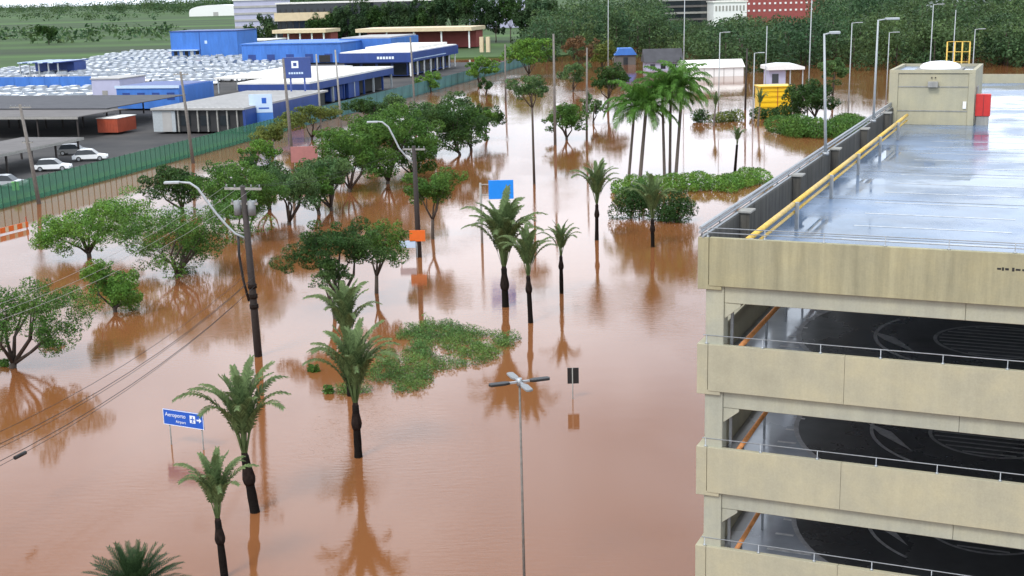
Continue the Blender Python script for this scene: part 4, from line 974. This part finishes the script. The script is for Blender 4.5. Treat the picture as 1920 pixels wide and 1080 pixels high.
# tan canopies
for (x, y, wd, ln, h, lb_) in ((885, 92, 44, 20, 6.5, 'long tan flat canopy behind the navy showroom'), (612, 92, 22, 16, 6.2, 'shorter tan flat canopy left of the blue annex')):
    p = lframe(x, y); r = bld('canopy', lb_, p, 'canopy'); blk(r, p, -wd, 0, 0, ln, h, h + 1.3, 'roof', 'tan')
    for k in range(5): blk(r, p, -wd + 1 + k * (wd - 2.5) / 4, -wd + 1.5 + k * (wd - 2.5) / 4, 1, 1.5, ZL, h, 'column', 'white')
    blk(r, p, -wd + 1, -1, ln * .5, ln - .5, ZL, h - .01, 'wall', 'brick')
p = lframe(905, 100); r = bld('gate_pier', 'pair of tall tan gate piers at the far road', p, 'gate')
for k in range(2): blk(r, p, -1 + k * 2.2, .2 + k * 2.2, 0, 1.2, ZL, ZL + 5, 'pier', 'tan')
# tall blue block
p = lframe(447, 110); r = bld('blue_block', 'tall plain bright blue block at the back of the car lot', p)
blk(r, p, -24.5, 0, 0, 16, ZL, ZL + 8.8, 'wall', 'blue'); blk(r, p, -24.7, .2, -.2, 16.2, ZL + 8.8, ZL + 9.1, 'roof', 'navy')
for k in range(5): blk(r, p, -23.5 + k * 2.0, -22.3 + k * 2.0, -.08, -.01, ZL + .2, ZL + 2.4, 'door', 'white' if k % 2 else 'dark')
blk(r, p, -24.6, -14, -1.6, -.1, ZL + 2.6, ZL + 2.9, 'awning', 'sign_pale'); blk(r, p, -13.8, -13.6, -.05, -.01, ZL, ZL + 8.7, 'seam', 'navy'); blk(r, p, -12, -11, -.05, -.01, ZL + 4.8, ZL + 5.8, 'emblem', 'sign_pale')
for k in range(24): blk(r, p, -24.2 + k * 1.02, -24.1 + k * 1.02, -.05, -.004, ZL + 3.0, ZL + 8.7, 'cladding_rib', 'blue')
p = lframe(500, 100); r = bld('white_roof_shed', 'low white roofed shed right of the tall blue block', p); blk(r, p, -14, 0, 0, 18, ZL, ZL + 4.2, 'wall', 'greyroof'); blk(r, p, -14.3, .3, -.3, 18.3, ZL + 4.2, ZL + 4.5, 'roof', 'whiteroof')
# forecourt with white roof and navy sides
p = lframe(583, 205); r = bld('forecourt_canopy', 'navy forecourt building under a long white flat roof', p)
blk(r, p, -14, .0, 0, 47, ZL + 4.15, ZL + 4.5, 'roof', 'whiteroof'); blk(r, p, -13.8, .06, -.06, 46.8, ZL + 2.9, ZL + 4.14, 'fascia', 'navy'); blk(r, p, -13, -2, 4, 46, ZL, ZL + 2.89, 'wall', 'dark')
for k in range(9): blk(r, p, -.5, -.15, .4 + k * 5.7, .75 + k * 5.7, ZL, ZL + 2.89, 'column', 'navy' if k % 2 else 'pole_w')
for k in range(12): blk(r, p, -13.8, -.2, 2 + k * 3.8, 2.08 + k * 3.8, ZL + 4.501, ZL + 4.56, 'roof_seam', 'greyroof')
for k in range(3): blk(r, p, -1.9, -.8, 12 + k * 4, 15 + k * 4, ZL, ZL + 2.6, 'panel', 'navy')
blk(r, p, -1.2, -.2, 20, 26, ZL, ZL + 2.88, 'side_panel', 'navy')
p = lframe(545, 178); r = bld('flat_carport', 'white flat carport roof behind the square emblem sign', p, 'carport')
blk(r, p, -17, -1, 0, 40, ZL + 3.0, ZL + 3.3, 'roof', 'whiteroof')
for k in range(5):
    for a in (-16.5, -1.6): blk(r, p, a, a + .25, .5 + k * 9, .75 + k * 9, ZL, ZL + 2.99, 'post', 'pole_w')
# shed with dark front
p = lframe(460, 252); r = bld('workshop', 'low workshop with pale sheet roof and dark open front', p)
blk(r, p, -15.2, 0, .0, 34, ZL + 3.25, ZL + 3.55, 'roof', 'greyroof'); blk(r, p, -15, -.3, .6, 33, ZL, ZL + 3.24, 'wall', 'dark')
blk(r, p, -15.1, -11.4, .35, .59, ZL, ZL + 3.1, 'metal_sheet', 'pole_w'); blk(r, p, -.29, .1, .2, 30, ZL, ZL + 3.24, 'side_cladding', 'navy')
for k in range(7): blk(r, p, -11 + k * 1.6, -10.8 + k * 1.6, .3, .58, ZL, ZL + 3.2, 'post', 'pole_g')
for k in range(15): blk(r, p, -14.9 + k, -14.84 + k, .3, 33.6, ZL + 3.551, ZL + 3.61, 'roof_rib', 'greyroof')
for k in range(3): blk(r, p, -10.6 + k * 3.2, -9.0 + k * 3.2, .5, .585, ZL + .9, ZL + 2.4, 'window', 'glass')
blk(r, p, -13.5, -12, .33, .349, ZL, ZL + 3.0, 'sheet_rib', 'greyroof')
# blue box, lilac wall, blue wall
p = lframe(338, 207); r = bld('blue_shed', 'blue shed with pale roof rim behind the workshop', p); blk(r, p, -12.6, 0, 0, 14, ZL, ZL + 4.0, 'wall', 'blue'); blk(r, p, -12.2, -.4, .4, 13.6, ZL + 4.005, ZL + 4.1, 'roof', 'navy'); blk(r, p, -12.8, .2, -.2, -.005, ZL + 3.7, ZL + 4.2, 'roof_rim', 'sign_pale')
for k in range(4): blk(r, p, -11.4 + k * 3, -9.9 + k * 3, -.06, -.005, ZL + 1.6, ZL + 2.9, 'window', 'navy')
p = lframe(228, 194); r = bld('lilac_store', 'pale lilac plain store between two blue walls', p); blk(r, p, -6.2, 0, 0, 10, ZL, ZL + 4.4, 'wall', 'lilac'); blk(r, p, -6.4, .2, -.2, 10.2, ZL + 4.4, ZL + 4.6, 'roof', 'greyroof'); blk(r, p, -4, -2.8, -.06, -.005, ZL, ZL + 2.2, 'door', 'pole_g')
p = lframe(172, 168); r = bld('blue_wall', 'long bright blue boundary wall inside the car lot', p, 'wall')
for k in range(10): blk(r, p, -3.98 - k * 4, 0 - k * 4, k * -.05, .2 + k * -.05, ZL, ZL + 2.7, 'panel', 'blue')
# striped truck shelter at far left
p = lframe(112, 146); r = bld('striped_shelter', 'blue and white striped shelter roof at far left of the lot', p, 'shelter')
for k in range(8): blk(r, p, -12.5 + k * 1.55, -11.0 + k * 1.55, 0, 15, ZL + 3.6, ZL + 3.85, 'roof_strip', 'navy' if k % 2 else 'sign_pale')
for k in range(5): blk(r, p, -12.3 + k * 2.9, -12.0 + k * 2.9, .4, .7, ZL, ZL + 3.59, 'post', 'pole_w')
blk(r, p, -12.4, -.3, 8, 14, ZL, ZL + 3.5, 'wall', 'navy')
# dark shade roofs at left
sh = [((205, 246), 40, 26, 3.1, 'darkroof', 'largest dark shade roof at the left edge'), ((150, 262), 34, 13, 2.9, 'brownroof', 'weathered grey shade roof behind the parked cars')]
for (q, wd, ln, h, m, lb_) in sh:
    p = lframe(*q); r = bld('shade_roof', lb_, p, 'carport', 'shade roofs over the yard'); blk(r, p, -wd, 0, 0, ln, ZL + h, ZL + h + .12, 'roof', m); blk(r, p, -wd, .0, -.06, -.005, ZL + h - .25, ZL + h + .1, 'eave', 'pole_g' if m != 'darkroof' else 'darkroof')
    for k in range(6):
        for l in (.3, ln - .5): blk(r, p, -wd + .3 + k * (wd - .8) / 5, -wd + .5 + k * (wd - .8) / 5, l, l + .2, ZL, ZL + h - .01, 'post', 'pole_dk')
q0 = G(0, 290, 3.1); q1 = G(188, 258, 3.1); p = Vector((q0.x, q0.y, 0)); ln = (q1 - q0).length
r = bld('shade_roof', 'narrow grey shade roof nearest the green fence', p, 'carport', 'shade roofs over the yard'); blk(r, p, -9, 0, -25, ln, 3.0, 3.12, 'roof', 'brownroof'); blk(r, p, .004, .07, -25, ln, 2.8, 3.1, 'eave', 'pole_g')
for k in range(9):
    for a_ in (-8.8, -.4): blk(r, p, a_, a_ + .2, -24 + k * (ln + 23) / 8, -23.8 + k * (ln + 23) / 8, ZL, 2.99, 'post', 'pole_dk')
p = lframe(222, 253); r = bld('orange_container', 'orange red container beside the shade roofs', p, 'container'); blk(r, p, -3.4, 0, 0, 5.5, ZL, ZL + 2.1, 'body', 'rust')
for k in range(7): blk(r, p, -3.3 + k * .48, -3.12 + k * .48, -.05, -.004, ZL + .1, ZL + 2.0, 'rib', 'rust')
blk(r, p, -3.5, .1, -.1, 5.6, ZL + 2.1, ZL + 2.2, 'roof', 'whiteroof')
# far buildings
def farb(name, label, x0, x1, d, ztop, m, bands=None, dep=25, cat='building', zb=0):
    A = AT(x0, 40, d); B = AT(x1, 40, d); r = empty(name, (A.x, A.y, ZL), label, cat); mb = MB((A.x, A.y, 0)); W = B.x - A.x
    mb.box(0, W, 0, dep, ZL, ztop); mb.build('wall', m, r); MB((A.x, A.y, 0)).box(-.5, W + .5, -.5, dep + .5, ztop, ztop + .6).build('roof', 'whiteroof', r)
    return r, (A.x, A.y), W
r, o, W = farb('red_building', 'large dull red building with rows of windows above the wood', 1396, 1545, 640, 30, 'brick')
for i in range(14):
    for k in range(4): MB((o[0], o[1], 0)).box(1.5 + i * (W - 3) / 14, 2.5 + i * (W - 3) / 14, -.15, -.02, 7.5 + k * 3.4, 8.4 + k * 3.4).build('window', 'white', r)
r, o, W = farb('white_building', 'white low block attached left of the red building', 1338, 1400, 620, 12.6, 'white')
for i in range(9): MB((o[0], o[1], 0)).box(.8 + i * (W - 1) / 9, 1.6 + i * (W - 1) / 9, -.15, -.02, 8.5, 11).build('window', 'pole_g', r)
r, o, W = farb('office_block', 'dark office block with pale floor bands behind the wood', 1236, 1342, 640, 34, 'glass')
for k in range(9): MB((o[0], o[1], 0)).box(-.2, W + .2, -.4, -.02, 4 + k * 3.2, 5.0 + k * 3.2).build('floor_band', 'pole_g' if k % 2 else 'brownroof', r)
r, o, W = farb('terminal_hall', 'long dark terminal hall with white roof edge at the top left', 520, 815, 560, 17.2, 'glass')
for k in range(24): MB((o[0], o[1], 0)).box(1 + k * (W - 2) / 24, 1.5 + k * (W - 2) / 24, -.3, -.02, ZL, 15).build('mullion', 'dark', r)
MB((o[0], o[1], 0)).box(-1, W * .34, -1.2, -.31, 10, 13.5).build('tan_band', 'tan', r)
r, o, W = farb('pale_hall', 'pale grey hall between the tall trees at the top', 880, 985, 720, 20, 'lilac')
for k in range(3): MB((o[0], o[1], 0)).box(0, W, -.3, -.02, 6 + k * 5, 6.8 + k * 5).build('band', 'greyroof', r)
r, o, W = farb('far_terminal', 'hazy pale building at the top right corner', 1760, 1925, 800, 24, 'pole_w')
for k in range(4): MB((o[0], o[1], 0)).box(0, W, -.3, -.02, 12 + k * 3, 13 + k * 3).build('band', 'glass', r)
r, o, W = farb('grey_block', 'pale grey block right of the white tent', 440, 530, 620, 19, 'lilac')
for k in range(4): MB((o[0], o[1], 0)).box(0, W, -.3, -.02, 6 + k * 3.2, 7 + k * 3.2).build('band', 'greyroof', r)
# white tent
A = AT(405, 30, 1550); r = empty('white_tent', (A.x, A.y, ZL), 'white curved tent hall in the far fields', 'tent'); hw = 50 * 1550 / FPX; zt_ = AT(405, 9, 1550).z
mb = MB((A.x, A.y, 0)); pr = [(-hw, ZL)] + [(-hw * math.cos(math.pi * k / 12), 5 + (zt_ - 5) * math.sin(math.pi * k / 12) ** .7) for k in range(13)] + [(hw, ZL)]
mb.xprism(pr, 0, 60); mb.build('shell', 'white', r); MB((A.x, A.y, 0)).box(-3, 3, -.2, -.02, ZL, 5).build('entrance', 'greyroof', r)
# sheds in the far water
A = G(1283, 145); B = G(1402, 145); r = empty('white_shed', (A.x, A.y, -1.3), 'long white shed standing in brown flood water', 'shed'); W = B.x - A.x; s = DEP(A) / FPX; hh = 30 * s
MB((A.x, A.y, 0)).box(0, W, 0, 8, -1.3, hh * .55).build('wall', 'white', r); mb = MB((A.x, A.y, 0)); mb.v += [Vector((A.x - .3, A.y - .4, hh * .55)), Vector((B.x + .3, A.y - .4, hh * .55)), Vector((B.x + .3, A.y + 4, hh)), Vector((A.x - .3, A.y + 4, hh)), Vector((A.x - .3, A.y + 8.4, hh * .55)), Vector((B.x + .3, A.y + 8.4, hh * .55))]
mb.f += [(0, 1, 2, 3), (3, 2, 5, 4), (0, 3, 4), (1, 5, 2)]; mb.mi += [0] * 4; mb.build('roof', 'whiteroof', r)
for k in range(6): MB((A.x, A.y, 0)).box(W * (k + .98) / 6, W * (k + .98) / 6 + .15, -.05, -.004, -.2, hh * .5).build('wall_rib', 'greyroof', r)
A = G(1208, 133); B = G(1286, 133); r = empty('grey_house', (A.x, A.y, -1.3), 'grey gabled house beside the long white shed', 'house'); W = B.x - A.x; s = DEP(A) / FPX
MB((A.x, A.y, 0)).box(.5, W - .5, 0, 8, -1.3, 2.2).build('wall', 'lilac', r); mb = MB((A.x, A.y, 0)); mb.v += [Vector((A.x, A.y - .5, 2.0)), Vector((B.x, A.y - .5, 2.0)), Vector((B.x, A.y + 4, 5.2)), Vector((A.x, A.y + 4, 5.2)), Vector((A.x, A.y + 8.5, 2.0)), Vector((B.x, A.y + 8.5, 2.0))]
mb.f += [(0, 1, 2, 3), (3, 2, 5, 4), (0, 3, 4), (1, 5, 2)]; mb.mi += [0] * 4; mb.build('roof', 'darkroof', r)
for k in range(3): MB((A.x, A.y, 0)).box(1.5 + k * 2.6, 2.7 + k * 2.6, -.06, -.005, .4, 1.6).build('window', 'glass', r)
A = G(1152, 122); B = G(1196, 122); r = empty('blue_roof_hut', (A.x, A.y, -1.3), 'small hut with blue roof among the far trees', 'hut'); W = B.x - A.x
MB((A.x, A.y, 0)).box(.3, W - .3, 0, 5, -1.3, 2.6).build('wall', 'brownroof', r); mb = MB((A.x, A.y, 0)); mb.xprism([(0, 2.6), (W, 2.6), (W * .8, 4.4), (W * .2, 4.4)], -.4, 5.4); mb.build('roof', 'blue', r); MB((A.x, A.y, 0)).box(W * .4, W * .6, -.05, -.005, -.2, 2).build('door', 'glass', r)
# white canopy kiosk
A = G(1440, 172); B = G(1512, 172); r = empty('white_canopy', (A.x, A.y, -1.3), 'white kiosk under a curved white canopy', 'kiosk'); W = B.x - A.x; s = DEP(A) / FPX; hh = 50 * s
MB((A.x, A.y, 0)).box(.3, W * .5, .5, 6, -1.3, hh * .78).build('wall', 'lilac', r); mb = MB((A.x, A.y, 0)); mb.xprism([(-.2, hh * .80), (W, hh * .80), (W, hh * .9), (W * .8, hh * .98), (W * .4, hh), (-.2, hh * .93)], -.5, 7); mb.build('canopy', 'white', r)
for x in (W * .6, W * .95): MB((A.x, A.y, 0)).box(x, x + .2, 0, .2, -1.3, hh * .80).build('post', 'pole_w', r)
MB((A.x, A.y, 0)).box(W * .12, W * .3, .44, .495, hh * .3, hh * .65).build('window', 'glass', r)
# yellow kiosk
A = G(1424, 206); B = G(1487, 206); r = empty('yellow_kiosk', (A.x, A.y, -1.3), 'bright yellow kiosk with slatted front behind the low hedge', 'kiosk'); W = B.x - A.x; s = DEP(A) / FPX; hh = 42 * s
MB((A.x, A.y, 0)).box(0, W, 0, 4, -1.3, hh).build('body', 'kiosk_yellow', r)
for k in range(4): MB((A.x, A.y, 0)).box(.1, W - .1, -.12, -.004, hh * (.12 + k * .23), hh * (.12 + k * .23) + .32).build('slat', 'kiosk_yellow', r)
MB((A.x, A.y, 0)).box(-.2, W + .2, -.3, 4.2, hh, hh + .15).build('roof', 'kiosk_yellow', r)
MB((A.x, A.y, 0)).box(W * .55, W * .57, -.15, -.121, .1, hh).build('post', 'rust', r)

# ================================================================ CARS
def car_parts(kind=0):
    L_, W_, hb, hr = ((4.2, 1.72, .82, 1.46), (4.5, 1.8, .95, 1.72))[kind]
    body = MB(); prof = [(-L_ / 2, .32), (-L_ / 2, hb * .92), (-L_ * .46, hb), (L_ * .22, hb * 1.04), (L_ * .44, hb * .86), (L_ / 2, hb * .62), (L_ / 2, .32)]
    body.xprism(prof, -W_ / 2, W_ / 2, 0)
    roof = [(-L_ * .43, hb), (-L_ * .34, hr * .97), (-L_ * .05, hr), (L_ * .08, hr * .97), (L_ * .24, hb * 1.03)]
    i = len(body.v); ins = .16
    for y in (-1, 1):
        for (x, z) in roof: body.v.append(Vector((x, y * (W_ / 2 - (ins if z > hb * 1.1 else .03)), z)))
    n = len(roof)
    for k in range(n - 1):
        body.f.append((i + k, i + k + 1, i + n + k + 1, i + n + k)); body.mi.append(1 if k in (0, 3) else 0)
    body.f.append(tuple(i + k for k in range(n))); body.mi.append(1); body.f.append(tuple(i + n + k for k in range(n - 1, -1, -1))); body.mi.append(1)
    wh = MB()
    for sx_ in (-L_ * .31, L_ * .31):
        for sy in (-1, 1): body.tube([(sx_, sy * (W_ / 2 - .2), .32), (sx_, sy * (W_ / 2 + .01), .32)], .32, 10, 2)
    return body
CM = {}
def carmesh(kind, colr):
    if (kind, colr) not in CM:
        b = car_parts(kind); me = bpy.data.meshes.new('car'); me.from_pydata([tuple(p) for p in b.v], [], b.f); me.update()
        for m in ('car_' + colr, 'car_glass', 'tyre'): me.materials.append(MT[m])
        me.polygons.foreach_set('material_index', b.mi); me.update(); CM[(kind, colr)] = me
    return CM[(kind, colr)]
def inpx(px, py, poly): return inside(px, py, poly)
fields = [[(-40, 164), (100, 160), (168, 166), (172, 188), (120, 200), (40, 200), (-40, 196)],
          [(-40, 138), (115, 128), (215, 104), (305, 98), (480, 108), (565, 124), (520, 148), (400, 158), (345, 168), (235, 150), (120, 150), (60, 150), (-40, 158)]]
def project(p):
    v = Vector(p) - CAMP; d = v.dot(fw); return 960 + FPX * v.dot(RT) / d, 540 - FPX * v.dot(UP) / d
cars = []
for row in range(0, 62):
    for cidx in range(0, 150):
        p = F0 + U * (90 + row * 5.4) - Vv * (3 + cidx * 2.75); p.z = ZL
        x, y = project(p)
        if any(inpx(x, y, f) for f in fields) and row % 4 != 3: cars.append((p, x, y, row))
cars.sort(key=lambda c: -c[2])
ids = set(int(k * len(cars) / 295) for k in range(295))
rv = []; rf = []; rm = []
for i, (p, x, y, row) in enumerate(cars):
    colr = random.choices(['white', 'silver', 'grey', 'black', 'red', 'blue'], [64, 22, 7, 4, 1, 2])[0]; kd = random.random() < .3
    loc = Vector((p.x + random.uniform(-.3, .3), p.y + random.uniform(-.6, .6), ZL)); rz = math.pi / 2 - UA + (0 if (row // 3) % 2 else 1.15) + random.choice((0, math.pi)) + random.uniform(-.06, .06)
    if i in ids:
        o = bpy.data.objects.new('car', carmesh(int(kd), colr)); o.location = loc; o.rotation_euler[2] = rz
        put(o, None, f'{colr} {"tall car" if kd else "car"} parked in the ' + ('packed front rows before the blue wall' if y > 163 else 'packed rows of the big car lot'), 'car', f'{colr} cars packed in the lot')
    else:
        b = car_parts(int(kd)); M = Matrix.Translation(loc) @ Matrix.Rotation(rz, 4, 'Z'); k = len(rv)
        rv += [tuple(M @ q) for q in b.v]; rf += [tuple(k + j for j in f) for f in b.f]; rm += b.mi
if rv:
    me = bpy.data.meshes.new('more_cars'); me.from_pydata(rv, [], rf); me.update()
    for m in ('car_white', 'car_glass', 'tyre'): me.materials.append(MT[m])
    me.polygons.foreach_set('material_index', rm); put(bpy.data.objects.new('more_cars', me), None, 'further white cars packed between the others in the big lot', 'cars', None, 'stuff')
def bigcar(label, px, py, rz, colr, kind=0):
    b = G(px, py, ZL); r = empty('car', (b.x, b.y, ZL), label, 'car', 'cars beside the fence', rz)
    src = car_parts(kind); M = Matrix.Rotation(rz, 4, 'Z')
    for nm, mi, m in (('body', 0, 'car_' + colr), ('windows', 1, 'glass')):
        me = bpy.data.meshes.new(nm); fs = [f for f, q in zip(src.f, src.mi) if q == mi]; me.from_pydata([tuple(p) for p in src.v], [], fs); me.update(); me.materials.append(MT[m])
        bm = bmesh.new(); bm.from_mesh(me); bmesh.ops.delete(bm, geom=[v for v in bm.verts if not v.link_faces], context='VERTS'); bm.to_mesh(me); bm.free()
        put(bpy.data.objects.new(nm, me), r)
    L_, W_ = ((4.2, 1.72), (4.5, 1.8))[kind]
    for sx_ in (-L_ * .31, L_ * .31):
        for sy in (-1, 1):
            mb = MB(); mb.tube([(sx_, sy * (W_ / 2 - .2), .32), (sx_, sy * (W_ / 2 + .01), .32)], .32, 12); mb.o = r.location
            o = mb.build('wheel', 'tyre', None); o.parent = r; o.location = (0, 0, 0)
            m2 = MB(); m2.tube([(sx_, sy * (W_ / 2 + .011), .32), (sx_, sy * (W_ / 2 + .03), .32)], .19, 10); q = m2.build('rim', 'steel', None); q.parent = o
    for sy in (-.6, .6):
        h = MB().box(L_ / 2 - .12, L_ / 2 + .01, sy - .16, sy + .16, .56, .7).build('headlight', 'skylight', None); h.parent = r
    return r
bigcar('white car parked behind the fence under the shade roof', 100, 320, math.pi / 2 - UA - 1.25, 'white')
bigcar('white hatchback parked nearest the fence beyond the other white car', 170, 301, math.pi / 2 - UA - 1.2, 'white')
bigcar('dark car half hidden behind the lime panel', 14, 352, math.pi / 2 - UA - 1.3, 'silver')
bigcar('dark grey car in the shade behind the white cars', 140, 290, math.pi / 2 - UA - 1.3, 'grey')
bigcar('white car parked at the end of the navy forecourt', 690, 168, math.pi / 2 - UA, 'white', 1)
bigcar('silver car beside the navy showroom front', 705, 156, math.pi / 2 - UA, 'silver', 0)
for o in bpy.data.objects:
    if '_o' in o: del o['_o']
print('objects', len(bpy.data.objects), 'ZT', ZT, 'ring', RC, RR)
